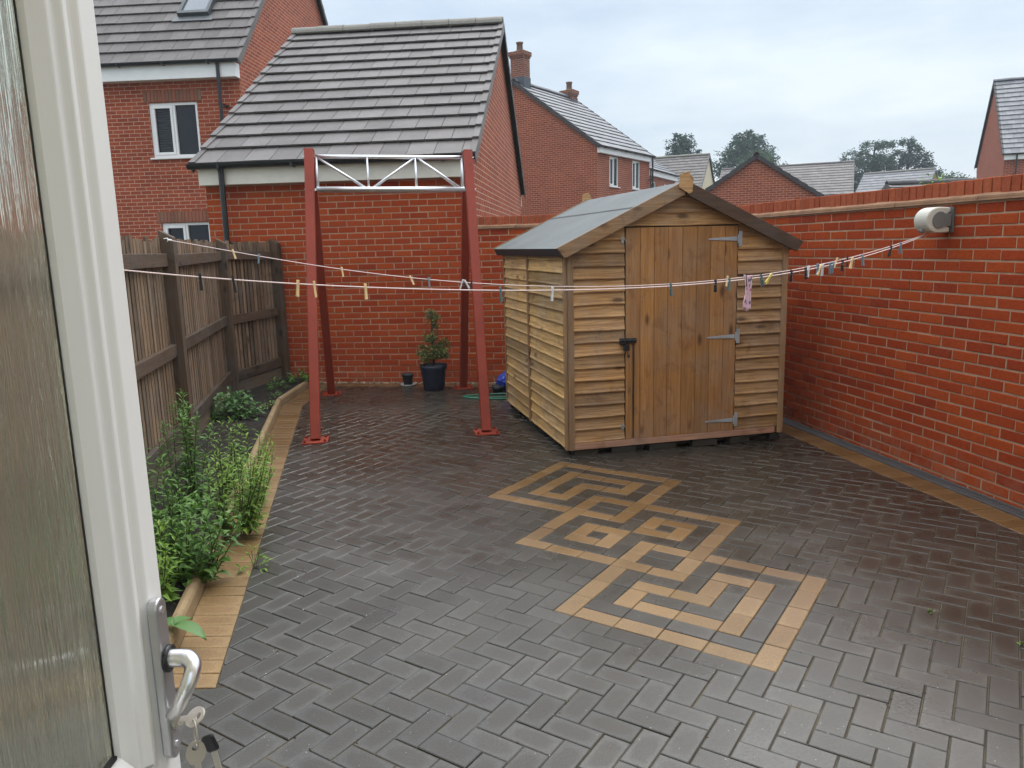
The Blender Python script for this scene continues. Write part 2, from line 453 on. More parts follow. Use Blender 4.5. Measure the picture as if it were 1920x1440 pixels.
M['pegwhite'] = plain('white_peg_plastic', (.66, .66, .65), .45)
M['reel'] = plain('off_white_reel_plastic', (.56, .54, .47), .5, var=.05)
M['reelgrey'] = plain('grey_reel_plastic', (.16, .165, .16), .5)
M['ground'] = None
def ground():
    t = NT('rough_ground'); o = t.obj()
    t.set(Base_Color=t.ramp(t.noise(o, .35, 6, .6), [(.35, (.045, .060, .025)), (.65, (.085, .080, .055))]), Roughness=.95); return t.m
M['ground'] = ground()
def mask():
    t = NT('pink_patterned_cloth'); uv = t.uv()
    v = t.n('TexVoronoi'); t.put(v.inputs['Vector'], uv); v.inputs['Scale'].default_value = 38
    s = t.n('SeparateColor'); t.put(s.inputs[0], v.outputs['Color'])
    d = t.math('LESS_THAN', v.outputs['Distance'], .38)
    col = t.ramp(s.outputs[0], [(0, (.42, .06, .14)), (.45, (.50, .10, .20)), (.55, (.10, .09, .20)), (1, (.16, .12, .26))], 'CONSTANT')
    t.set(Base_Color=t.mix(t.math('MULTIPLY', d, .85), (.74, .50, .58), col), Roughness=.85); return t.m
M['mask'] = mask()
# ------------------------------------------------------------------ ground and paving
def clip(poly, a, b, c):
    """keep the side where a*x+b*y+c >= 0"""
    out = []
    for i in range(len(poly)):
        p, q = poly[i], poly[(i + 1) % len(poly)]
        dp, dq = a * p[0] + b * p[1] + c, a * q[0] + b * q[1] + c
        if dp >= 0: out.append(p)
        if (dp >= 0) != (dq >= 0):
            t = dp / (dp - dq); out.append((p[0] + (q[0] - p[0]) * t, p[1] + (q[1] - p[1]) * t))
    return out
def area(poly):
    return .5 * sum(poly[i][0] * poly[(i + 1) % len(poly)][1] - poly[(i + 1) % len(poly)][0] * poly[i][1] for i in range(len(poly)))
def inset(poly, d):
    n = len(poly); L = []
    for i in range(n):
        p, q = poly[i], poly[(i + 1) % n]
        dx, dy = q[0] - p[0], q[1] - p[1]; l = math.hypot(dx, dy)
        if l < 1e-6: continue
        nx, ny = -dy / l, dx / l
        L.append((nx, ny, -(nx * p[0] + ny * p[1]) - d))
    out = []
    for i in range(len(L)):
        a, b = L[i - 1], L[i]
        det = a[0] * b[1] - a[1] * b[0]
        if abs(det) < 1e-7: continue
        out.append(((a[1] * b[2] - b[1] * a[2]) / det, (b[0] * a[2] - a[0] * b[2]) / det))
    return out
def clean(poly, eps=.0015):
    out = []
    for p in poly:
        if not out or math.hypot(p[0] - out[-1][0], p[1] - out[-1][1]) > eps: out.append(p)
    if len(out) > 1 and math.hypot(out[0][0] - out[-1][0], out[0][1] - out[-1][1]) < eps: out.pop()
    return out
def paver(mb, poly, mat, joint=.0019, cham=.0032, dz=0.0):
    poly = clean(poly)
    if len(poly) < 3: return
    if area(poly) < 0: poly = poly[::-1]
    if area(poly) < .0008: return
    a = inset(poly, joint); b = inset(poly, joint + cham)
    if len(a) != len(b) or len(b) < 3 or area(b) < .0003: return
    xs = [p[0] for p in poly]; ys = [p[1] for p in poly]
    w = max(max(xs) - min(xs), max(ys) - min(ys)) + .05
    if any(not (min(xs) - .01 < p[0] < max(xs) + .01 and min(ys) - .01 < p[1] < max(ys) + .01) for p in a + b): return
    j = random.gauss(0, .0011) + dz; tx, ty = random.gauss(0, .006), random.gauss(0, .006)
    cx, cy = sum(xs) / len(xs), sum(ys) / len(ys)
    z = lambda p, d: gz(p[0], p[1]) + j + d + (p[0] - cx) * tx + (p[1] - cy) * ty
    n = len(a); base = len(mb.v); r = random.random()
    mb.v += [Vector((p[0], p[1], z(p, 0))) for p in b] + [Vector((p[0], p[1], z(p, -.0026))) for p in a] + [Vector((p[0], p[1], z(p, -.022))) for p in a]
    uv = None
    if n == 4:
        k0 = random.choice((0, 2)); uv = [((0, 0), (1, 0), (1, 1), (0, 1))[(i + k0) % 4] for i in range(4)]
    mb.quadface([base + i for i in range(n)], mat, uv or [(.5, .5)] * n, r)
    for i in range(n):
        k = (i + 1) % n
        mb.quadface((base + n + i, base + n + k, base + k, base + i), mat, [(0, 0)] * 4, r)
        mb.quadface((base + 2 * n + i, base + 2 * n + k, base + n + k, base + n + i), mat, None, r)

BORD = [(-1.166, 2.694), (-2.261, 8.101), (-2.266, 9.20)]      # paving side of the left buff border
EDGE = [(-1.372, 2.694), (-2.487, 8.10), (-2.480, 9.42)]       # bed side of it
def line_of(p, q):
    """half plane to the right of p->q"""
    dx, dy = q[0] - p[0], q[1] - p[1]; l = math.hypot(dx, dy)
    a, b = dy / l, -dx / l
    return (a, b, -(a * p[0] + b * p[1]))
DR = .135; BW = .205; BB = .30       # drain strip, buff strip, back strip to the paving
off = lambda P, N, d: (P[0] + N[0] * d, P[1] + N[1] * d)
r0, r1 = off(RW0, RWN, DR + BW), off(RW1, RWN, DR + BW)
b0, b1 = off(BW0, BWN, BB), off(BW0 + BWD, BWN, BB)
HP_R = line_of(r1, r0); HP_R = HP_R if HP_R[0] * 0 + HP_R[1] * 5 + HP_R[2] > 0 else tuple(-q for q in HP_R)
HP_B = line_of(b0, b1); HP_B = HP_B if HP_B[0] * 0 + HP_B[1] * 5 + HP_B[2] > 0 else tuple(-q for q in HP_B)
HP_L1 = line_of(BORD[0], BORD[1]); HP_L2 = line_of(BORD[1], BORD[2])
dL = (Vector(BORD[1]) - Vector(BORD[0])).normalized()
ENDC = -(dL.x * BORD[0][0] + dL.y * BORD[0][1])
NEARY = -.06
pm = MB()
def lay(poly, mat):
    cx = sum(p[0] for p in poly) / len(poly); cy = sum(p[1] for p in poly) / len(poly)
    if cy < NEARY - .3 or cy > 9.6 or cx < -2.6 or cx > 4.2: return
    poly = clip(poly, *HP_R)
    if poly: poly = clip(poly, *HP_B)
    if poly: poly = clip(poly, 0, 1, -NEARY)
    if not poly: return
    if dL.x * cx + dL.y * cy + ENDC > 0:
        poly = clip(poly, *HP_L1)
        if poly: poly = clip(poly, *HP_L2)
    else:
        inside = HP_L1[0] * cx + HP_L1[1] * cy + HP_L1[2] > 0
        if not inside: poly = clip(poly, -dL.x, -dL.y, -ENDC)
        if poly: poly = clip(poly, 1, 0, 2.3)
    if poly: paver(pm, poly, mat)
def cellrect(u, v, du, dv):
    return [uv2xy(u, v), uv2xy(u + du, v), uv2xy(u + du, v + dv), uv2xy(u, v + dv)]
used = set(); gold = []
def g(u, v, du, dv):
    for a in range(du):
        for b in range(dv): used.add((u + a, v + b))
    gold.append((u, v, du, dv))
# front square
for v in (0, 2, 4, 6, 8): g(9, v, 1, 2)
for u in (1, 3, 5, 7): g(u, 0, 2, 1)
for v in (0, 2, 4): g(0, v, 1, 2)
g(0, 7, 1, 1); g(0, 8, 1, 2); g(1, 9, 2, 1); g(4, 9, 1, 1); g(5, 9, 2, 1); g(7, 9, 2, 1)
# middle square
for u in (-6, -4, -2, 0, 2): g(u, 6, 2, 1)
for v in (7, 9, 11, 13): g(3, v, 1, 2)
g(2, 15, 2, 1); g(0, 15, 2, 1); g(-2, 15, 2, 1); g(-5, 15, 2, 1)
for v in (7, 9, 11, 13): g(-6, v, 1, 2)
g(-6, 15, 1, 1)
# back square
for u in (-12, -10, -8): g(u, 12, 2, 1)
g(-5, 12, 2, 1)
for v in (12, 14, 16, 18, 20): g(-3, v, 1, 2)
for u in (-11, -9, -7, -5): g(u, 21, 2, 1)
for v in (13, 15, 17, 19): g(-12, v, 1, 2)
g(-12, 21, 1, 1)
# key shapes
S = [(2, 2, 1, 2), (3, 2, 2, 1), (5, 2, 2, 1), (7, 2, 1, 2), (7, 4, 1, 2), (7, 6, 1, 2), (5, 7, 2, 1), (5, 5, 1, 2), (2, 4, 2, 1), (4, 4, 2, 1)]
for (u, v, a, b) in S:
    if (u, v, a, b) == (4, 4, 2, 1): a = 1 if (5, 4) in used else 2
    g(u, v, a, b); g(-3 - u - a + 1, 21 - v - b + 1, a, b)
for (cu, cv) in ((-4, 8), (-1, 11)):
    g(cu, cv, 2, 1); g(cu + 2, cv, 1, 2); g(cu + 1, cv + 2, 2, 1); g(cu, cv + 1, 1, 2)
for q in gold: lay(cellrect(*q), 1)
region = set()
for (u0, v0) in ((0, 0), (-6, 6), (-12, 12)):
    for a in range(10):
        for b in range(10): region.add((u0 + a, v0 + b))
dark = region - used
for (u, v) in sorted(dark, key=lambda q: (q[1], q[0])):
    if (u, v) in used: continue
    if (u + 1, v) in dark and (u + 1, v) not in used: used |= {(u, v), (u + 1, v)}; lay(cellrect(u, v, 2, 1), 0)
    elif (u, v + 1) in dark and (u, v + 1) not in used: used |= {(u, v), (u, v + 1)}; lay(cellrect(u, v, 1, 2), 0)
    else: used.add((u, v)); lay(cellrect(u, v, 1, 1), 0)
for i in range(-75, 62):
    for j in range(-50, 92):
        x, y = uv2xy(i + .5, j + .5)
        if y < NEARY - .3 or y > 9.7 or x < -2.7 or x > 4.3: continue
        k = (i - j) % 4
        if k == 0: cells = ((i, j), (i + 1, j)); sz = (2, 1)
        elif k == 3: cells = ((i, j), (i, j + 1)); sz = (1, 2)
        else: continue
        free = [c for c in cells if c not in region]
        if len(free) == 2: lay(cellrect(i, j, *sz), 0)
        elif len(free) == 1: lay(cellrect(*free[0], 1, 1), 0)
# soldier courses of buff blocks round the edge
def strip(mb, P, Q, width_vec, step, mat):
    P, Q, W = Vector(P), Vector(Q), Vector(width_vec); d = (Q - P); n = max(1, round(d.length / step)); d /= n
    for i in range(n):
        a = P + d * i; b = P + d * (i + 1)
        paver(mb, [tuple(a), tuple(b), tuple(b + W), tuple(a + W)], mat)
def strip2(mb, P, Q, P2, Q2, step, mat):
    P, Q, P2, Q2 = map(Vector, (P, Q, P2, Q2)); n = max(1, round((Q - P).length / step))
    for i in range(n):
        f, h = i / n, (i + 1) / n
        paver(mb, [tuple(P.lerp(Q, f)), tuple(P.lerp(Q, h)), tuple(P2.lerp(Q2, h)), tuple(P2.lerp(Q2, f))], mat)
strip2(pm, BORD[0], BORD[1], EDGE[0], EDGE[1], .1015, 1)
strip2(pm, BORD[1], BORD[2], EDGE[1], (-2.478, 9.24), .1015, 1)
far = RW0 - RWD * 1.80
near = RW1 + RWD * 4.8
strip(pm, off(far, RWN, DR), off(near, RWN, DR), RWN * BW, .1015, 1)
bs = BW0 + BWD * -.22; be = BW0 + BWD * 4.25
strip(pm, off(bs, BWN, .10), off(be, BWN, .10), BWN * (BB - .10), .1015, 1)
paving = pm.build('patio_paving', [M['paver'], M['gold']]); tag(paving, kind='structure')
jb = MB()
jb.poly([(x, y, gz(x, y) - .0048) for x, y in ((-2.48, NEARY), (4.3, NEARY), (4.3, 9.62), (-2.48, 9.62))], 0)
tag(jb.build('paving_bed', M['joint']), kind='structure')
gr = MB(); gr.poly([(-260, -60, -.32), (260, -60, -.32), (260, 320, -.32), (-260, 320, -.32)])
tag(gr.build('ground', M['ground']), kind='structure')

# soil of the flower bed: one lumpy sheet between fence and edging
sb = MB(); N1, N2 = 46, 12
FL = [(-2.12, 2.40), (-2.16, 3.60), (-2.66, 6.06), (-3.17, 8.57), (-2.90, 9.62)]
def along(pl, y):
    for a, b in zip(pl, pl[1:]):
        if a[1] <= y <= b[1]: return a[0] + (b[0] - a[0]) * (y - a[1]) / (b[1] - a[1])
    return pl[-1][0] if y > pl[-1][1] else pl[0][0]
idx = {}
for i in range(N1 + 1):
    y = 2.62 + (9.58 - 2.62) * i / N1
    xl, xr = along(FL, y) - .10, along(EDGE, y) - .03
    for k in range(N2 + 1):
        f = k / N2; x = xl + (xr - xl) * f
        idx[i, k] = len(sb.v)
        sb.v.append(Vector((x, y, gz(x, y) + .035 + .045 * math.sin(math.pi * f) * random.uniform(.5, 1.2) + random.uniform(-.012, .014))))
for i in range(N1):
    for k in range(N2): sb.quadface((idx[i, k], idx[i, k + 1], idx[i + 1, k + 1], idx[i + 1, k]))
tag(sb.build('flower_bed_soil', M['soil'], smooth=True), kind='structure')

# rounded edging between bed and buff blocks
t = thing('bed_edging', 'long tan rounded edging kerb between flower bed and buff block border', 'edging', G3(EDGE[0][0], EDGE[0][1]))
def edging_piece(P, Q):
    P, Q = Vector(P), Vector(Q); d = Q - P; dn = d.normalized(); n = Vector((-dn.y, dn.x))
    prof = [(0, -.10), (0, .065), (.008, .082), (.026, .090), (.046, .084), (.055, .066), (.055, -.10)]
    mb = MB()
    lo = [Vector((P.x + n.x * a, P.y + n.y * a, gz(P.x, P.y) + b)) - t.location for a, b in prof]
    mb.extrude(lo, (d.x, d.y, gz(Q.x, Q.y) - gz(P.x, P.y)), 0, random.random())
    mb.build('edging_length', M['edging'], t, bevel=.004)
EP = [EDGE[0]] + [tuple(Vector(EDGE[0]).lerp(Vector(EDGE[1]), k / 6)) for k in range(1, 7)]
for a, b in zip(EP, EP[1:]):
    A, B = Vector(a), Vector(b); gap = (B - A).normalized() * .003
    edging_piece(A + gap, B - gap)
edging_piece((-2.492, 8.13), (-2.482, 9.24))
edging_piece((-1.43, 2.66), (-1.95, 2.56))

# gravel along the foot of the back wall
gm = MB()
for i in range(620):
    s = random.uniform(-.75, 3.9); p = BW0 + BWD * s + BWN * random.uniform(.008, .095)
    r = random.uniform(.006, .015); c = Vector((p.x, p.y, gz(p.x, p.y) + r * .3 - .004)); rn = random.random()
    b = len(gm.v)
    for dx, dy, dz in ((1, 0, 0), (-1, 0, 0), (0, 1, 0), (0, -1, 0), (0, 0, .7), (0, 0, -.7)):
        gm.v.append(c + Vector((dx * r * random.uniform(.7, 1.3), dy * r * random.uniform(.7, 1.3), dz * r)))
    for f in ((0, 2, 4), (2, 1, 4), (1, 3, 4), (3, 0, 4), (2, 0, 5), (1, 2, 5), (3, 1, 5), (0, 3, 5)): gm.quadface([b + q for q in f], 0, None, rn)
tag(gm.build('gravel_strip', M['pebble']), 'pale gravel strewn along the foot of the back brick wall', 'gravel', kind='stuff')

# drain channel along the right hand wall
t = thing('drain_channel', 'long grey drain channel at the foot of the right brick wall', 'drain', G3(RW1.x, RW1.y))
def rwp(s, d, z): p = RW1 + RWD * s + RWN * d; return Vector((p.x, p.y, gz(p.x, p.y) + z)) - t.location
mb = MB()
for d0, d1, z0, z1 in ((.012, .034, -.03, .006), (.111, .133, -.03, .006)):
    lo = [rwp(-4.45, d0, z0), rwp(-4.45, d1, z0), rwp(-4.45, d1, z1), rwp(-4.45, d0, z1)]
    mb.extrude(lo, rwp(4.6, d0, z0) - rwp(-4.45, d0, z0))
mb.build('channel_frame', M['drain'], t)
mb = MB(); mb.poly([rwp(-4.45, .0341, -.016), rwp(-4.45, .1109, -.016), rwp(4.6, .1109, -.016), rwp(4.6, .0341, -.016)], 0)
mb.build('channel_bottom', M['drainslot'], t)
mb = MB(); s = -4.44
while s < 4.58:
    mb.beam(rwp(s, .0345, -.002), rwp(s, .1105, -.002), .014, .008); s += .0255
mb.beam(rwp(-4.45, .073, -.003), rwp(4.6, .073, -.003), .012, .007)
mb.build('grating', M['drain'], t)

# ------------------------------------------------------------------ brick panels modelled brick by brick
def brick_panel(mb, o, U, N, length, z0, rows, startx=0.0, top=None, soldier=False):
    """bricks on a vertical face: o = foot (x, y), U along, N outward; face at depth 0"""
    U, N = Vector((*U, 0)).normalized(), Vector((*N, 0)).normalized()
    BWID, BH, ROW, COLW = .2138, .0632, .075, .225
    if soldier: BWID, BH, COLW = .065, rows, .075
    for r in range(1 if soldier else rows):
        x = startx - COLW - (0 if r % 2 == 0 else COLW / 2)
        z = z0 + r * ROW; dzr = random.gauss(0, .0006)
        while x < length:
            a, b = max(0, x), min(length, x + BWID)
            x += COLW
            if b - a < .02: continue
            a += random.gauss(0, .0013); b += random.gauss(0, .0013)
            d = random.gauss(0, .0014); zz0 = z + dzr + random.gauss(0, .0009); zz1 = zz0 + BH + random.gauss(0, .0009)
            c = .0035; dep = .011
            P = lambda xx, zz, dd: Vector((o[0], o[1], 0)) + U * xx + N * dd + Vector((0, 0, zz))
            base = len(mb.v); rn = random.random()
            jx = [random.gauss(0, .0008) for _ in range(8)]
            mb.v += [P(a + c + jx[0], zz0 + c + jx[1], d), P(b - c + jx[2], zz0 + c + jx[3], d), P(b - c + jx[4], zz1 - c + jx[5], d), P(a + c + jx[6], zz1 - c + jx[7], d),
                     P(a, zz0, d - .0032), P(b, zz0, d - .0032), P(b, zz1, d - .0032), P(a, zz1, d - .0032),
                     P(a, zz0, d - dep), P(b, zz0, d - dep), P(b, zz1, d - dep), P(a, zz1, d - dep)]
            fl = U.cross(Vector((0, 0, 1))).dot(N) < 0
            def Fq(*ii): mb.quadface([base + q for q in (ii[::-1] if fl else ii)], 0, None, rn)
            Fq(0, 1, 2, 3)
            for i in range(4):
                k = (i + 1) % 4
                Fq(4 + i, 4 + k, k, i); Fq(8 + i, 8 + k, 4 + k, 4 + i)

def garden_wall(name, label, P, D, N, length, face_from, z0, rows, far_in=0.0, near_out=0.0):
    """P foot start, D along, N into the garden; wall .215 thick behind the face"""
    t = thing(name, label, 'wall', (P.x, P.y, 0))
    zt = z0 + rows * .075
    L = lambda s, d, z: Vector((D.x * s + N.x * d, D.y * s + N.y * d, z))
    mb = MB(); lo = [L(0, -.0052, -.3), L(0, -.2098, -.3), L(0, -.2098, zt), L(0, -.0052, zt)]
    mb.extrude(lo, L(length, 0, 0), 1)
    brick_panel(mb, (0, 0), D, N, length, z0, rows, face_from)
    brick_panel(mb, tuple(N * -.215), D, -N, length, z0, rows, face_from)
    mb.build('wall', [M['brick'], M['mortar']], t)
    # tile creasing: two thin projecting courses with a sandy fillet on top
    mb = MB()
    for k, (pr, zz) in enumerate(((.026, zt + .002), (.020, zt + .017))):
        s = 0.0
        while s < length - .05:
            e = min(length, s + .262); j = random.gauss(0, .0015)
            mb.extrude([L(s, pr + j, zz), L(s, -.215 - pr, zz), L(s, -.215 - pr, zz + .013), L(s, pr + j, zz + .013)], L(e - s - .004, 0, 0), 0, random.random())
            s = e
    n = max(8, int(length / .12)); prev = None
    for i in range(n + 1):
        s = length * i / n; w = .018 + random.uniform(-.004, .004)
        ring = [L(s, w, zt + .0305), L(s, .0, zt + .046 + random.uniform(-.003, .004)), L(s, -.215, zt + .044), L(s, -.215 - w, zt + .0305)]
        b = len(mb.v); mb.v += ring
        if prev is not None:
            for k in range(3): mb.quadface((prev + k, b + k, b + k + 1, prev + k + 1), 0)
        prev = b
    mb.build('tile_creasing', M['creasing'], t)
    # brick on edge coping
    mb = MB(); zc = zt + .040
    mb.extrude([L(0, -.010, zc), L(0, -.205, zc), L(0, -.205, zc + .098), L(0, -.010, zc + .098)], L(length, 0, 0), 1)
    s = .004
    while s < length - .06:
        w = .0655 + random.gauss(0, .0012); j = random.gauss(0, .0022); h = .1025 + random.gauss(0, .0015)
        a, b = L(s, j, 0), L(s + w, j, 0); back = L(0, -.215, 0)
        base = len(mb.v); c = .004; rn = min(.8, random.random())
        for (ss, dd, zz) in ((s, j, zc), (s + w, j, zc), (s + w, -.215 + j, zc), (s, -.215 + j, zc), (s, j, zc + h - c), (s + w, j, zc + h - c), (s + w, -.215 + j, zc + h - c), (s, -.215 + j, zc + h - c), (s + c, j - c, zc + h), (s + w - c, j - c, zc + h), (s + w - c, -.215 + j + c, zc + h), (s + c, -.215 + j + c, zc + h)):
            mb.v.append(L(ss, dd, zz))
        fl = Vector((D.x, D.y, 0)).cross(Vector((0, 0, 1))).dot(Vector((N.x, N.y, 0))) < 0
        for q in ((0, 1, 5, 4), (1, 2, 6, 5), (2, 3, 7, 6), (3, 0, 4, 7), (4, 5, 9, 8), (5, 6, 10, 9), (6, 7, 11, 10), (7, 4, 8, 11), (8, 9, 10, 11)):
            mb.quadface([base + k for k in (q[::-1] if fl else q)], 0, None, rn)
        s += w + .0095
    mb.build('brick_coping', [M['coping'], M['mortar']], t)
    return t
# right wall runs from the back corner towards the house
garden_wall('brick_wall', 'long red brick garden wall on the right of the patio with brick on edge coping', RW0 - RWD * 1.985, RWD, RWN, 8.6, .0, -.105, 26)
# back garden wall from the garage corner to the right hand wall
gc = Vector((-.427, 9.444))
garden_wall('brick_wall', 'short red brick garden wall behind the shed joining the garage corner', gc + BWD * .002 + Vector((.0, .004)), BWD, BWN, 2.44, .1, -.105, 26)

# ------------------------------------------------------------------ gabled buildings
def holes_wall(mb, x0, x1, z0, z1, holes, mat=0, y=0.0, depth=.09, rmat=None):
    xs = sorted({x0, x1, *[h[0] for h in holes], *[h[1] for h in holes]})
    zs = sorted({z0, z1, *[h[2] for h in holes], *[h[3] for h in holes]})
    for a, b in zip(xs, xs[1:]):
        for c, d in zip(zs, zs[1:]):
            mx, mz = (a + b) / 2, (c + d) / 2
            if any(h[0] < mx < h[1] and h[2] < mz < h[3] for h in holes): continue
            mb.poly([(a, y, c), (b, y, c), (b, y, d), (a, y, d)], mat)
    for h in holes:
        a, b, c, d = h[:4]; e = y + depth
        for q in ([(a, y, c), (a, e, c), (a, e, d), (a, y, d)], [(b, y, c), (b, y, d), (b, e, d), (b, e, c)],
                  [(a, y, d), (a, e, d), (b, e, d), (b, y, d)], [(a, y, c), (b, y, c), (b, e, c), (a, e, c)]):
            mb.poly(q, mat if rmat is None else rmat)

def tile_slope(mb, o, X, S, N, W, L, tw, gauge, mat=0, thick=.020, jit=.0016):
    """courses of flat tiles: o eave corner, X along, S up the slope, N off the roof"""
    rows = max(1, round(L / gauge)); gge = L / rows
    for r in range(rows):
        s0 = r * gge - (.045 if r == 0 else 0); s1 = min(L, (r + 1) * gge + .03)
        x = -(tw / 2 if r % 2 else 0)
        while x < W - .01:
            a, b = max(0, x) + .0035, min(W, x + tw) - .0035; x += tw
            if b - a < .02: continue
            d0, d1 = thick + .029 + random.gauss(0, jit), .012 + random.gauss(0, jit * .5); s = s0 + random.gauss(0, .002)
            P = lambda xx, ss, dd: o + X * xx + S * ss + N * dd
            base = len(mb.v); rn = random.random()
            mb.v += [P(a, s, d0), P(b, s, d0), P(b, s1, d1), P(a, s1, d1), P(a, s, d0 - thick), P(b, s, d0 - thick), P(b, s1, d1 - .01), P(a, s1, d1 - .01)]
            for q in ((0, 1, 2, 3), (4, 5, 1, 0), (1, 5, 6, 2), (4, 0, 3, 7)): mb.quadface([base + k for k in q], mat, None, rn)

def bars(mb, x0, x1, z0, z1, w, y0, y1, mat=0):
    """rectangular frame of four butted bars"""
    yc, yd = (y0 + y1) / 2, y1 - y0
    mb.box(((x0 + x1) / 2, yc, z0 + w / 2), (x1 - x0, yd, w), None, mat, .5)
    mb.box(((x0 + x1) / 2, yc, z1 - w / 2), (x1 - x0, yd, w), None, mat, .5)
    mb.box((x0 + w / 2, yc, (z0 + z1) / 2), (w, yd, z1 - z0 - 2 * w), None, mat, .5)
    mb.box((x1 - w / 2, yc, (z0 + z1) / 2), (w, yd, z1 - z0 - 2 * w), None, mat, .5)

def window(parent, x0, x1, z0, z1, lights=2, casement=0, blind=False, sill=True, simple=False):
    mb = MB(); bars(mb, x0, x1, z0, z1, .055, .030, .088)
    n = lights; w = (x1 - x0 - .11) / n
    for k in range(1, n): mb.box((x0 + .055 + w * k, .059, (z0 + z1) / 2), (.05, .056, z1 - z0 - .112), None, 0, .5)
    for k in ([casement] if casement is not None else []):
        a = x0 + .055 + w * k + (.0 if k == 0 else .026); b = x0 + .055 + w * (k + 1) - (.026 if k < n - 1 else .0)
        bars(mb, a + .002, b - .002, z0 + .057, z1 - .057, .05, .018, .060)
    f = mb.build('window', M['upvc'], parent, bevel=.004 if not simple else 0)
    mb = MB()
    mb.box(((x0 + x1) / 2, .080, (z0 + z1) / 2), (x1 - x0 - .10, .006, z1 - z0 - .10), None, 0, .5)
    mb.build('pane', M['pane'], f)
    if sill:
        mb = MB(); mb.box(((x0 + x1) / 2, -.002, z0 - .0175), (x1 - x0 + .08, .115, .030), None, 0, .5)
        mb.build('sill', M['upvc'], f, bevel=.004)
    if blind:
        mb = MB()
        z = z0 + .10
        while z < z1 - .08:
            mb.box((x0 + .30, .0735, z), (.36, .004, .026), Matrix.Rotation(.35, 3, 'X'), 0, .5); z += .048
        mb.build('blind', M['blind'], f)
    return f

def lintel(mb, x0, x1, z, h=.215, y=.0):
    x = x0
    while x < x1 - .03:
        mb.box((x + .0325, y - .003, z + h / 2), (.065, .02, h), None, 0, random.random()); x += .075

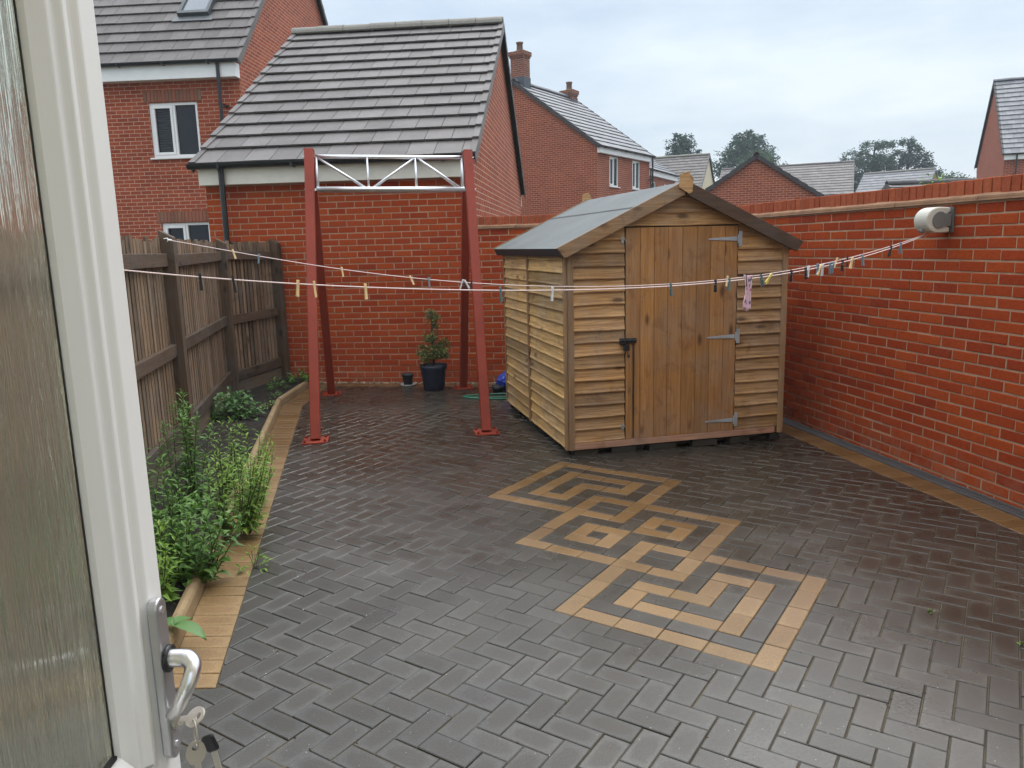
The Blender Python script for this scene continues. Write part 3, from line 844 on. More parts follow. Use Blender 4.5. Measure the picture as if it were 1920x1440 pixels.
def gabled(name, label, cat, o, ang, W, D, ze, ridge, wall='brickwall', tile='tile', ov=.15, vo=.08, gauge=.345, tw=.33, z0=-.35,
           holes=(), fascia=None, verge=None, back_verge=None, gutter=True, downpipe=(), ridge_mat='tilemoss', front=True, group=None, ridge_len=.45):
    t = thing(name, label, cat, (o[0], o[1], 0), R(ang), group)
    run = D / 2 + ov; pitch = math.atan2(ridge - ze, run); zt = ze + ov * math.tan(pitch) - .03
    apex = zt + D / 2 * math.tan(pitch)
    mb = MB()
    if front: holes_wall(mb, 0, W, z0, zt, holes)
    mb.poly([(W, D, z0), (0, D, z0), (0, D, zt), (W, D, zt)])
    mb.poly([(W, 0, z0), (W, D, z0), (W, D, zt), (W, D / 2, apex), (W, 0, zt)])
    mb.poly([(0, D, z0), (0, 0, z0), (0, 0, zt), (0, D / 2, apex), (0, D, zt)])
    wl = mb.build('wall', [M[wall], M['mortar']], t) if front is True else mb
    c, s = math.cos(pitch), math.sin(pitch); L = run / c
    mb = MB(); rw = W + 2 * vo
    tile_slope(mb, Vector((-vo, -ov, ze)), Vector((1, 0, 0)), Vector((0, c, s)), Vector((0, -s, c)), rw, L, tw, gauge)
    tile_slope(mb, Vector((W + vo, D + ov, ze)), Vector((-1, 0, 0)), Vector((0, -c, s)), Vector((0, s, c)), rw, L, tw, gauge)
    # boarded deck under the tiles
    for a in ((-ov, ze, D / 2, ridge), (D + ov, ze, D / 2, ridge)):
        mb.poly([(-vo + .01, a[0], a[1] - .012), (W + vo - .01, a[0], a[1] - .012), (W + vo - .01, a[2], a[3] - .012), (-vo + .01, a[2], a[3] - .012)], 1)
    rf = mb.build('roof', [M[tile], M['feltedge']], t)
    mb = MB(); x = -vo - .01; n = max(1, round((W + 2 * vo) / ridge_len)); st = (W + 2 * vo + .02) / n
    for k in range(n):
        rn = random.random(); rr = (.118 if k % 1 == 0 else .12) + random.gauss(0, .003)
        pr = []
        for j in range(9):
            a = math.pi * (j / 8) * .92 + math.pi * .04; pr.append((x, D / 2 - math.cos(a) * rr, ridge - .02 + math.sin(a) * rr * 1.05 + .02))
        inner = [(p[0], D / 2 + (p[1] - D / 2) * .85, p[2] - .018) for p in reversed(pr)]
        mb.extrude(pr + inner, (st - .006, 0, 0), 0, rn); x += st
    mb.build('ridge_tiles', M[ridge_mat], rf, smooth=False)
    # stepped verge caps on both gables
    for side, xs in ((0, -vo), (1, W + vo)):
        for slope in (0, 1):
            mat = (verge if slope == 0 else back_verge) or verge or tile
            mb = MB(); rows = max(1, round(L / gauge)); gg = L / rows
            sgn = -1 if side == 0 else 1
            for r in range(rows):
                s0, s1 = r * gg - (.05 if r == 0 else 0), (r + 1) * gg + .01
                if slope == 0: B = lambda ss, dd: Vector((0, -ov + ss * c - dd * s, ze + ss * s + dd * c))
                else: B = lambda ss, dd: Vector((0, D + ov - ss * c + dd * s, ze + ss * s + dd * c))
                x0, x1 = xs - sgn * .060, xs + sgn * .018
                lo = [B(s0, .060), B(s1, .030), B(s1, .018), B(s0, .045)]
                mb.extrude([q + Vector((x0, 0, 0)) for q in lo], (x1 - x0, 0, 0), 0, random.random())
                lo = [B(s0, .044), B(s1, .017), B(s1, -.085), B(s0, -.085)]
                mb.extrude([q + Vector((x1 - sgn * .014, 0, 0)) for q in lo], (sgn * .014, 0, 0), 0, random.random())
            mb.build('verge_caps', M[mat], rf)
    if fascia:
        h, fm = fascia
        mb = MB()
        mb.box((W / 2, -ov / 2 - .012, ze - .05 - h / 2), (W + .02, ov + .020, h), None, 0, .5)
        mb.build('fascia', M[fm], t, bevel=.004)
        mb = MB(); mb.box((W / 2, D + ov / 2 + .012, ze - .05 - h / 2), (W + .02, ov + .020, h), None, 0, .5)
        mb.build('fascia', M[fm], t, bevel=.004)
    if gutter:
        mb = MB(); yg, zg, rg = -ov - .075, ze - .005, .062
        out = [(yg + rg * math.cos(a), zg - rg * math.sin(a)) for a in [math.pi * k / 10 for k in range(11)]]
        inn = [(yg + (rg - .006) * math.cos(a), zg - (rg - .006) * math.sin(a)) for a in [math.pi * k / 10 for k in reversed(range(11))]]
        mb.extrude([(-vo - .02, y, z) for y, z in out + inn], (W + 2 * vo + .04, 0, 0), 0)
        for xx in (-vo - .021, W + vo + .013):
            mb.extrude([(xx, y, z) for y, z in out], (.008, 0, 0), 0)
        x = .3
        while x < W:
            mb.box((x, yg, zg - .045), (.028, rg * 2 + .006, .05), None, 0, .5); x += .9
        mb.build('gutter', M['blackplastic'], t, smooth=False)
        for dx in downpipe:
            mb = MB()
            zf = ze - .05 - (fascia[0] if fascia else .1)
            yp = -ov - .062
            mb.tube([(dx, yg, zg - rg + .01), (dx, yp, zg - rg - .06), (dx, yp, z0)], .034, 12)
            z = zt - 1.0
            while z > z0 + .3:
                mb.tube([(dx, yp, z - .03), (dx, yp, z + .03)], .042, 12)
                mb.box((dx, (yp - .035) / 2, z), (.06, -yp - .035, .03), None, 0, .5); mb.box((dx, -.012, z), (.12, .014, .035), None, 0, .5); z -= 1.6
            mb.build('downpipe', M['blackplastic'], t, smooth=False)
    return t, rf, (pitch, zt, wl, mb)

# the garage that closes the garden at the back
GA = math.degrees(math.atan2(-.097, .995))
ga, ga_roof, inf = gabled('brick_garage', 'red brick garage with steep grey tiled roof standing behind the red steel frame', 'garage',
    (-3.712, 9.764), GA, 3.30, 7.40, 2.70, 5.12, front=None, ov=.12, vo=.075, fascia=(.20, 'fasciawhite'), back_verge='darkverge', downpipe=(.30,))
wm = inf[2]
for q in ([(0, .0052, -.35), (3.30, .0052, -.35), (3.30, .0052, inf[1]), (0, .0052, inf[1])],): wm.poly(q, 1)
brick_panel(wm, (0, 0), (1, 0), (0, -1), 3.30, -.105, 35, .07)
wm.build('wall', [M['brickwall'], M['mortar'], M['brick']], ga)
for f in bpy.data.objects:
    pass
# bricks of the modelled face use the third slot
me = [o for o in ga.children if o.name.startswith('wall')][0].data
for p in me.polygons:
    if p.index >= 4 and p.material_index == 0: p.material_index = 2

# tall house on the left with the roof window
HA = -4.0
ho, ho_roof, inf = gabled('brick_house', 'tall red brick house on the left with white windows and a roof window', 'house',
    (-13.19, 16.56), HA, 8.0, 8.0, 5.33, 9.55, tile='tilehouse', ridge_mat='tilehouse', ov=.20, vo=.10, back_verge='darkverge', fascia=(.27, 'housefascia'), downpipe=(7.68,),
    holes=[(6.08, 7.08, 3.56, 4.62), (6.10, 7.12, 1.20, 2.27), (1.2, 2.2, 3.56, 4.62)])
window(ho, 6.08, 7.08, 3.56, 4.62, 2, 0, True); window(ho, 6.10, 7.12, 1.20, 2.27, 2, 0); window(ho, 1.2, 2.2, 3.56, 4.62, 2, 0)
M['brownbrick'] = None
def brown():
    t = NT('brown_soldier_brick'); o = t.obj()
    c = t.ramp(t.rnd(), [(0, (.15, .085, .050)), (.5, (.30, .085, .045)), (1, (.20, .12, .075))]); t.set(Base_Color=c, Roughness=.85); return t.m
M['brownbrick'] = brown()
for (a, b, z) in ((6.00, 7.16, 4.632), (6.02, 7.20, 2.282), (1.12, 2.28, 4.632)):
    mb = MB(); lintel(mb, a, b, z); mb.build('lintel', M['brownbrick'], ho)
pt = inf[0]; c_, s_ = math.cos(pt), math.sin(pt)
def onroof(x, s, d): return Vector((x, -.20 + s * c_ - d * s_, 5.33 + s * s_ + d * c_))
rw = MB()
x0, x1, s0, s1 = 6.47, 7.13, 1.52, 2.55
for (a, b, c, d) in ((x0, x0 + .07, s0, s1), (x1 - .07, x1, s0, s1), (x0 + .0701, x1 - .0701, s0, s0 + .09), (x0 + .0701, x1 - .0701, s1 - .09, s1)):
    lo = [onroof(a, c, .0), onroof(b, c, .0), onroof(b, c, .135), onroof(a, c, .135)]
    rw.extrude(lo, onroof(a, d, 0) - onroof(a, c, 0))
rwo = rw.build('roof_window', plain('dark_grey_flashing', (.060, .070, .075), .45, .3), ho_roof)
gp = MB(); gp.poly([onroof(x0 + .06, s0 + .08, .105), onroof(x1 - .06, s0 + .08, .105), onroof(x1 - .06, s1 - .08, .105), onroof(x0 + .06, s1 - .08, .105)]); gp.build('pane', M['panelight'], rwo)
fl = MB(); fl.poly([onroof(x0 - .10, s0 - .16, .052), onroof(x1 + .10, s0 - .16, .052), onroof(x1 + .06, s0 - .002, .052), onroof(x0 - .06, s0 - .002, .052)]); fl.build('flashing', plain('lead_flashing', (.16, .17, .175), .5, .3), rwo)

def chimney(roof, x, y, zb, zt, w, d, pot=True):
    mb = MB()
    def blk(z0, z1, e): mb.extrude([(x - w / 2 - e, y - d / 2 - e, z0), (x + w / 2 + e, y - d / 2 - e, z0), (x + w / 2 + e, y + d / 2 + e, z0), (x - w / 2 - e, y + d / 2 + e, z0)], (0, 0, z1 - z0))
    b = len(mb.f); blk(zb, zt - .225, 0); blk(zt - .225, zt - .15, .03); blk(zt - .15, zt - .0, .06)
    for i in range(b, len(mb.f)):          # uv in metres for the brick pattern
        P = [mb.v[k] for k in mb.f[i]]; n = (P[1] - P[0]).cross(P[2] - P[0]).normalized()
        mb.uv[i] = [((p.x if abs(n.y) > .5 else p.y), p.z) for p in P] if abs(n.z) < .5 else [(p.x, p.y) for p in P]
    ch = mb.build('chimney', M['brickstack'], roof)
    fm = MB(); fm.lathe([(w * .62, zt + .001), (w * .5, zt + .05), (.0, zt + .09)], (x, y, 0), 4, 0); fm.build('flaunching', plain('mossy_mortar_cap', (.14, .13, .07), .9, bumps=(30, .5), var=.3), ch)
    pm_ = MB(); pm_.lathe([(.125, zt + .03), (.115, zt + .30), (.14, zt + .31), (.14, zt + .36), (.10, zt + .36), (.10, zt + .1)], (x, y, 0), 16); pm_.build('pot', plain('terracotta_pot', (.19, .115, .08), .85, var=.15), ch, smooth=True)
    lf = MB(); lf.extrude([(x - w / 2 - .02, y - d / 2 - .02, zb), (x + w / 2 + .02, y - d / 2 - .02, zb), (x + w / 2 + .02, y + d / 2 + .02, zb), (x - w / 2 - .02, y + d / 2 + .02, zb)], (0, 0, .62)); lf.build('flashing', plain('dark_lead', (.075, .085, .10), .5, .3), ch)
    return ch

mh, mh_roof, inf = gabled('brick_house', 'red brick house beyond the garage with one chimney at each end of its ridge', 'house',
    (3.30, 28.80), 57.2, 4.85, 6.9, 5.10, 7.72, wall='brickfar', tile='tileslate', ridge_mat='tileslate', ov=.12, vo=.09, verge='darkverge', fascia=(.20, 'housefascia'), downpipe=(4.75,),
    holes=[(1.02, 1.84, 3.72, 4.82), (3.11, 3.90, 3.72, 4.82)])
window(mh, 1.02, 1.84, 3.72, 4.82, 2, 0, simple=True); window(mh, 3.11, 3.90, 3.72, 4.82, 2, 0, simple=True)
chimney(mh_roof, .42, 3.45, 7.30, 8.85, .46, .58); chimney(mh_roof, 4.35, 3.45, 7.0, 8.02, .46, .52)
r2, _, _ = gabled('brick_house', 'small brick house with pale tiles between the chimney house and cream gable', 'house',
    (6.43, 37.9), 63.6, 6.4, 6.9, 5.16, 7.6, wall='brickfar', tile='tileslate', ridge_mat='tileslate', ov=.12, vo=.09, fascia=(.26, 'housefascia'), downpipe=(1.05,), holes=[(1.7, 2.6, 3.6, 4.6), (4.2, 5.0, 3.6, 4.6)])
window(r2, 1.7, 2.6, 3.6, 4.6, 2, 0, simple=True); window(r2, 4.2, 5.0, 3.6, 4.6, 2, 0, simple=True)
gabled('cream_house', 'cream rendered house gable beside a striped grey roof with yellow moss, above the shed peak', 'house',
    (9.75, 56.3), -24, 3.9, 7, 4.9, 7.75, wall='render', tile='tilehouse', ov=.15, vo=.10, back_verge='darkverge', fascia=(.2, 'housefascia'))
gabled('brick_garage', 'red brick gable with dark verges rising over the right wall just past the shed peak', 'garage',
    (11.06, 26.5), 77, 7, 5.2, 2.62, 4.43, wall='brickfar', tile='tile', ridge_mat='tile', ov=.15, vo=.10, verge='darkverge', gutter=False)
gabled('terraced_house', 'far house showing only a wide brown grey roof behind the dark verged brick gable', 'house',
    (17.5, 66.3), -23, 10.6, 8, 4.95, 7.7, wall='brickfar', tile='tilehouse', ridge_mat='tilehouse', ov=.15, vo=.05, fascia=(.25, 'housefascia'), gauge=.42, tw=.5)
gabled('brick_house', 'distant house with a blue grey roof and small orange brick gable under the cedar trees', 'house',
    (33.2, 75.5), -42, 6.2, 6, 5.0, 7.6, wall='brickfar', tile='tileslate', ov=.15, vo=.08, gauge=.42, tw=.5)
gabled('low_garage', 'low roof with a tiled ridge just showing above the right wall coping', 'garage',
    (11.60, 22.3), -4, 2.55, 4, 2.20, 3.17, wall='brickfar', tile='tile', ridge_mat='darkverge', ov=.1, vo=.05, gutter=False)
rh, _, _ = gabled('brick_house', 'red brick house at far right, its slate grey roof cut by picture edge', 'house',
    (22.4, 35.7), -23, 9, 7.6, 5.10, 8.85, wall='brickwall', tile='tileslate', ridge_mat='tileslate', ov=.15, vo=.10, verge='darkverge', fascia=(.22, 'housefascia'), downpipe=(.45,))
# ------------------------------------------------------------------ timber shed
SA = math.atan2(.472, 1.850) - .018
S0 = Vector((.441, 5.937)); SZ = gz(*S0) - .012
sh = thing('garden_shed', 'brown timber shed with felt pitched roof standing in the back right corner of the patio', 'shed', (S0.x, S0.y, SZ), SA)
SW, SD, EV, AP = 1.885, 2.10, 1.662, 2.105          # width, depth, eaves, apex above the paving
zp = lambda x: EV + (AP - EV) * (1 - abs(x - SW / 2) / (SW / 2))   # underside of the roof
def waney(mb, P, U, N, L, z0, z1, wob=.004, mat=0, ends=None, cap=None, dark=None):
    """one waney edged board: foot P, along U, outward N; lower edge stands proud and wavers"""
    n = max(3, int(L / .11)); rn = random.random() if dark is None else dark * random.random(); o = random.uniform(0, 40); ph = random.uniform(0, 9)
    prev = None
    for i in range(n + 1):
        x = L * i / n
        w = wob * (math.sin(ph + x * 5.1) * .5 + math.sin(ph * 2 + x * 11) * .35 + random.uniform(-.25, .25))
        a = P + U * x
        lo = ends[0](x) if ends else 0
        ring = [a + N * .004 + Vector((0, 0, z1)), a + N * .016 + Vector((0, 0, z0 + .022)), a + N * .0235 + Vector((0, 0, z0 + w + .006)), a + N * .0215 + Vector((0, 0, z0 + w - .001)), a + N * .003 + Vector((0, 0, z0 + w + .001))]
        if cap:
            for q in ring: q.z = min(q.z, cap(a.x))
        b = len(mb.v); mb.v += ring
        if prev is not None:
            x_ = L * (i - 1) / n; vv = (z1, z0 + .022, z0 + .006, z0, z0 - .015)
            for k in range(4):
                mb.quadface((prev + k + 1, b + k + 1, b + k, prev + k), mat, [(o + x_, o + vv[k + 1]), (o + x, o + vv[k + 1]), (o + x, o + vv[k]), (o + x_, o + vv[k])], rn)
        prev = b
PITCH = .0992
CAPF = lambda x: zp(x) - .006
VX, VY, VZ = Vector((1, 0, 0)), Vector((0, 1, 0)), Vector((0, 0, 1))
DX0, DX1, DZ0, DZ1 = .470, 1.435, .105, 1.795         # door opening
fm = MB(); z = .118
k = 0
while z < AP - .05:
    z1 = z + PITCH + .012
    def span(zz):     # width under the roof slope at height zz
        if zz <= EV: return .045, SW - .045
        f = (zz - EV) / (AP - EV) * SW / 2; return max(.045, f), min(SW - .045, SW - f)
    a, b = span(z + .03)
    if z > EV - .05: a -= .02; b += .02
    if z < DZ1 - .03:
        waney(fm, Vector((a, 0, 0)), VX, -VY, DX0 - .004 - a, z, z1, cap=CAPF, dark=.0 if 1.46 < z < 1.56 else None)
        waney(fm, Vector((DX1 + .004, 0, 0)), VX, -VY, b - DX1 - .004, z, z1, cap=CAPF, dark=.50)
    else: waney(fm, Vector((a, 0, 0)), VX, -VY, b - a, z, z1, cap=CAPF)
    z += PITCH; k += 1
# backing sheet closes the gable behind the boards
fm.poly([(.02, .012, .06), (SW - .02, .012, .06), (SW - .02, .012, EV), (SW / 2, .012, AP), (.02, .012, EV)], 1)
fm.build('front_cladding', [M['shedfront'], M['shedbearer']], sh)
sm = MB(); z = .07
while z < EV - .02:
    waney(sm, Vector((0, .045, 0)), VY, -VX, 1.045, z, z + PITCH + .012)
    waney(sm, Vector((0, 1.120, 0)), VY, -VX, SD - .045 - 1.120, z, z + PITCH + .012)
    z += PITCH
sm.poly([(.010, .02, .05), (.010, SD - .02, .05), (.010, SD - .02, EV), (.010, .02, EV)], 1)
sm.build('side_cladding', [M['shedside'], M['shedbearer']], sh)
sm = MB(); z = .07
while z < EV - .02: waney(sm, Vector((SW, .045, 0)), VY, VX, SD - .09, z, z + PITCH + .012); z += PITCH
sm.poly([(SW - .010, .02, .05), (SW - .010, SD - .02, .05), (SW - .010, SD - .02, EV), (SW - .010, .02, EV)], 1)
sm.build('side_cladding', [M['shedfront'], M['shedbearer']], sh)
sm = MB(); z = .07
while z < AP - .05:
    f = max(0, (z + .03 - EV) / (AP - EV)) * SW / 2; waney(sm, Vector((max(.04, f), SD, 0)), VX, VY, SW - 2 * max(.04, f), z, z + PITCH + .012, cap=CAPF); z += PITCH
sm.poly([(.02, SD - .012, .05), (SW - .02, SD - .012, .05), (SW - .02, SD - .012, EV), (SW / 2, SD - .012, AP), (.02, SD - .012, EV)], 1)
sm.build('rear_cladding', [M['shedfront'], M['shedbearer']], sh)
def trim(name, mat, *boxes, bevel=.003, parent=sh):
    mb = MB()
    for c, s in boxes: mb.box(c, s)
    return mb.build(name, mat, parent, bevel=bevel)
trim('corner_trim', M['shedtrim'], ((.022, -.012, .86), (.045, .030, 1.60)), ((-.012, .020, .86), (.022, .045, 1.60)))
trim('corner_trim', M['shedtrim'], ((SW - .022, -.012, .86), (.045, .030, 1.60)), ((SW + .012, .020, .86), (.022, .045, 1.60)))
trim('corner_trim', M['shedtrim'], ((-.012, SD - .022, .86), (.022, .045, 1.60)))
trim('batten', M['shedtrim'], ((-.017, 1.105, .86), (.032, .030, 1.60)))
trim('sill_board', M['shedpink'], ((SW / 2 - .02, -.012, .088), (SW - .09, .024, .052)))
mb = MB()
for y in (.10, .58, 1.05, 1.55, SD - .10): mb.box((SW / 2, y, .035), (SW - .02, .050, .058), None)
mb.build('bearer', M['shedbearer'], sh)
mb = MB()
for (x, w) in ((.14, .20), (.46, .21), (.80, .23), (1.18, .22), (1.50, .18), (SW - .06, .09)):
    mb = MB(); mb.box((x, .02 + random.uniform(-.01, .01), .027), (w, .07, .053), Matrix.Rotation(random.uniform(-.05, .05), 3, 'Z')); mb.build('packing_block', M['shedbearer'], sh)
for y in (.20, .6, 1.05, 1.5, 1.98):
    mb = MB(); mb.box((.05, y, .022), (.06, .10, .043)); mb.build('packing_block', M['shedbearer'], sh)
# door of eight upright boards
dm = MB(); n = 8; w = (DX1 - DX0 - .006) / n; x = DX0 + .003
for k in range(n):
    ww = w + random.uniform(-.006, .006) if k < n - 1 else DX1 - .003 - x
    dm.box((x + ww / 2, -.012 + random.uniform(-.0012, .0012), (DZ0 + DZ1) / 2 + .004), (ww - .0022, .018, DZ1 - DZ0 - .014), None, 0)
    x += ww
dr = dm.build('door', M['sheddoor'], sh, bevel=.0032)
dm = MB(); dm.box(((DX0 + DX1) / 2, .004, (DZ0 + DZ1) / 2), (DX1 - DX0 - .01, .010, DZ1 - DZ0 - .02)); dm.build('door_ledge', M['shedbearer'], dr)
for hz in (1.690, .905, .205):
    hm = MB(); x1 = DX1 + .004
    y = -.0235
    hm.extrude([(x1 - .018, y, hz - .017), (x1 - .018, y, hz + .017), (x1 - .26, y, hz + .006), (x1 - .272, y, hz), (x1 - .26, y, hz - .006)], (0, -.0035, 0))
    hm.box((x1 + .010, -.026, hz), (.030, .006, .115), None, 0, .5)
    hm.tube([(x1 - .010, -.030, hz - .035), (x1 - .010, -.030, hz + .035)], .0065, 8)
    for (bx, bz) in ((x1 + .012, .042), (x1 + .012, -.042), (x1 - .07, 0), (x1 - .15, 0), (x1 - .23, 0)):
        hm.tube([(bx, -.026, hz + bz), (bx, -.0305, hz + bz)], .0048, 8)
    hm.build('hinge', M['galv'], dr)
# padlock bolt with its weather flap and a dangling key, on the closing side
lm = MB(); lz = .918
lm.box((DX0 + .042, -.031, lz), (.092, .018, .042), None, 0, .5)
lm.box((DX0 - .022, -.028, lz - .004), (.052, .024, .052), None, 0, .5)
lm.tube([(DX0 - .048, -.038, lz + .004), (DX0 + .09, -.038, lz + .004)], .0085, 10)
lk = lm.build('bolt', M['blackplastic'], dr, bevel=.004)
lm = MB(); a = DX0 + .0
lm.tube([(a - .016, -.046, lz - .035), (a - .016, -.046, lz - .005), (a - .006, -.046, lz + .006), (a + .008, -.046, lz + .006), (a + .016, -.046, lz - .005), (a + .016, -.046, lz - .035)], .0038, 8)
lm.box((a, -.046, lz - .055), (.046, .020, .044), None, 0, .5)
lm.tube([(a + .006, -.046, lz - .077), (a + .010, -.046, lz - .095), (a + .016, -.046, lz - .105)], .002, 6)
lm.lathe([(.0, -.022), (.010, -.014), (.011, -.004), (.006, .008), (.0, .010)], (a + .018, -.046, lz - .112), 10)
lm.build('padlock', M['blackplastic'], lk, bevel=.003)
for hz in (1.70, .225):
    hm = MB(); hm.box((DX0 - .022, -.022, hz), (.022, .004, .046), None, 0, .5)
    hm.tube([(DX0 - .022, -.024, hz + .012), (DX0 - .014, -.038, hz + .012), (DX0 - .004, -.038, hz - .006), (DX0 + .004, -.030, hz - .016)], .0028, 6)
    hm.build('hook', M['galv'], dr)
# damp streak under the bolt
st_ = MB(); st_.poly([(DX0 + .0555, -.0228, DZ0 + .02), (DX0 + .076, -.0228, DZ0 + .02), (DX0 + .079, -.0228, lz - .03), (DX0 + .058, -.0228, lz - .03)])
def streak():
    t = NT('dark_damp_streak'); uv = t.obj()
    a = t.ramp(t.noise(t.mapping(uv, (60, 1, 2.5)), 1.0, 4), [(.35, .25), (.6, .95)])
    t.set(Base_Color=(.040, .024, .013), Roughness=.8, Alpha=a); return t.m
st_.build('damp_streak', streak(), dr)
# roof: two felted boards
OVF, OVB, OVS = .065, .10, .075
sl = math.atan2(AP - EV, SW / 2); ce, se = math.cos(sl), math.sin(sl)
rt = MB()
RZ = .024
def rp(side, s, y, d):      # s from the eaves edge up the slope
    x = -OVS + s * ce; zz = EV - OVS * math.tan(sl) + s * se
    x, zz = x - d * se, zz + d * ce
    return Vector((x if side == 0 else SW - x, y, zz))
SL = (SW / 2 + OVS) / ce
for side in (0, 1):
    ny, ns = 9, 7; y0, y1 = -OVF, SD + OVB
    idx = {}
    for i in range(ny + 1):
        for j in range(ns + 1):
            h = RZ + (.0 if j in (0, ns) else random.uniform(-.0008, .0012)) + (.003 if j >= 4 else 0)
            idx[i, j] = len(rt.v); rt.v.append(rp(side, SL * j / ns, y0 + (y1 - y0) * i / ny, h))
    for i in range(ny):
        for j in range(ns): rt.quadface((idx[i, j], idx[i, j + 1], idx[i + 1, j + 1], idx[i + 1, j]), 0)
    rt.poly([rp(side, 0, y0, RZ), rp(side, 0, y1, RZ), rp(side, -.004, y1, -.042), rp(side, -.004, y0, -.042)], 1)
    rt.poly([rp(side, 0, y0, 0), rp(side, SL, y0, 0), rp(side, SL, y1, 0), rp(side, 0, y1, 0)], 2)
    for yy in (y0, y1): rt.poly([rp(side, 0, yy, 0), rp(side, SL, yy, 0), rp(side, SL, yy, RZ), rp(side, 0, yy, RZ)], 1)
    rt.poly([rp(side, SL * .60, y0 + .004, RZ + .008), rp(side, SL * .612, y0 + .004, RZ + .0085), rp(side, SL * .612, y1, RZ + .0085), rp(side, SL * .60, y1, RZ + .008)], 1)
rf = rt.build('roof', [M['felt'], M['feltedge'], M['shedbearer']], sh)
for yy, th in ((-OVF - .0095, .018), (SD + OVB + .0095, .018)):
    for side in (0, 1):
        mb = MB(); lo = [rp(side, -.012, yy - th / 2, .034), rp(side, SL - .002, yy - th / 2, .034), rp(side, SL - .036, yy - th / 2, -.062), rp(side, .010, yy - th / 2, -.062)]
        mb.extrude(lo, (0, th, 0), 0, .45 if side == 0 else .05)
        for f in range(len(mb.uv)): pass
        mb.build('barge_board', M['shedbarge'] if side else M['shedtrim'], rf, bevel=.002)
    mb = MB(); zc = AP + .030; yq = yy - math.copysign(.019, SD / 2 - yy)
    mb.extrude([(SW / 2 - .052, yq - .008, zc + .052), (SW / 2 + .012, yq - .008, zc + .072), (SW / 2 + .055, yq - .008, zc + .012), (SW / 2 + .045, yq - .008, zc - .085), (SW / 2 + .020, yq - .008, zc - .098), (SW / 2 - .060, yq - .008, zc - .052)], (0, .016, 0), 0, .75)
    mb.build('finial', M['shedfront'], rf, bevel=.002)

# ------------------------------------------------------------------ red steel frame with a truss across the top
FB = [(-1.732, 6.541), (-2.095, 8.763), (-.583, 9.063), (-.243, 6.770)]    # feet
fr = thing('lifting_frame', 'red oxide steel A frame joined by a bright aluminium truss, standing before the garage', 'frame', G3(-1.16, 7.78))
O = fr.location.copy()
TL, TR = Vector((-1.885, 7.66, 2.585)), Vector((-.385, 7.915, 2.565))
sd = (TR - TL); sd.z = 0; sd.normalize()
for (fx, fy), top, sg in ((FB[0], TL, -1), (FB[1], TL, 1), (FB[2], TR, 1), (FB[3], TR, -1)):
    foot = G3(fx, fy, .012); fwd = Vector((top.x - fx, top.y - fy, 0)).normalized()
    tp = top - fwd * .047
    mb = MB(); mb.beam(foot - O, tp - O, .085, .085, up=sd.cross(Vector((0, 0, 1))))
    lg = mb.build('leg', M['redsteel'], fr, bevel=.006)
    rot = Matrix.Rotation(math.atan2(sd.y, sd.x), 3, 'Z')
    mb = MB(); mb.box(G3(fx, fy, .0065) - O, (.215, .215, .013), rot)
    bp = mb.build('base_plate', M['redsteel'], lg, bevel=.002)
    mb = MB()
    for dx in (-.085, .085):
        for dy in (-.085, .085):
            c = G3(fx, fy, .013) - O + rot @ Vector((dx, dy, 0)); mb.lathe([(.0, .016), (.012, .016), (.012, .0)], c, 6); mb.lathe([(.0, .024), (.006, .024), (.006, .0)], c, 8)
    mb.build('bolt', M['redsteel'], bp)
    mb = MB(); mb.box(tp - O + Vector((0, 0, .004)), (.088, .088, .010), rot); mb.build('end_cap', M['pot'] if top is TR else M['redsteel'], lg, bevel=.002)
mb = MB(); pT = []
n0, n1 = TL + sd * .05 - O, TR - sd * .05 - O
bk = Vector((-sd.y, sd.x, 0))
zt0, zb0 = -.055, -.365
T = lambda f, z, b: n0.lerp(n1, f) + Vector((0, 0, z)) + bk * b
def bar(name, a, b, r): mb = MB(); mb.tube([a, b], r, 12); return mb.build(name, M['alu'], fr, smooth=True)
bar('top_chord', T(0, zt0, 0), T(1, zt0, 0), .019)
for b in (-.085, .085): bar('bottom_chord', T(0, zb0, b), T(1, zb0, b), .0225)
webs = [(.012, .34, 1), (.36, .665, -1), (.69, .985, 1)]
for f0, f1, s in webs:
    for b in (-.08, .08):
        if s > 0: bar('brace', T(f0, zt0 - .008, b * .1), T(f1, zb0, b), .0095)
        else: bar('brace', T(f0, zb0, b), T(f1, zt0 - .008, b * .1), .0095)
for f in (.345, .672):
    for b in (-.08, .08): bar('post', T(f, zt0, b * .1), T(f, zb0, b), .009)
for f in (.006, .994):
    for b in (-.08, .08): bar('end_post', T(f, zt0, b * .1), T(f, zb0, b), .009)
for f in (0, .345, .672, 1): bar('cross_tube', T(f, zb0, -.085), T(f, zb0, .085), .009)
for f, s in ((0, -1), (1, 1)):
    for z, b in ((zt0, 0), (zb0, -.085), (zb0, .085)):
        bar('fixing_bolt', T(f, z, b), T(f, z, b) + sd * s * .115, .006)

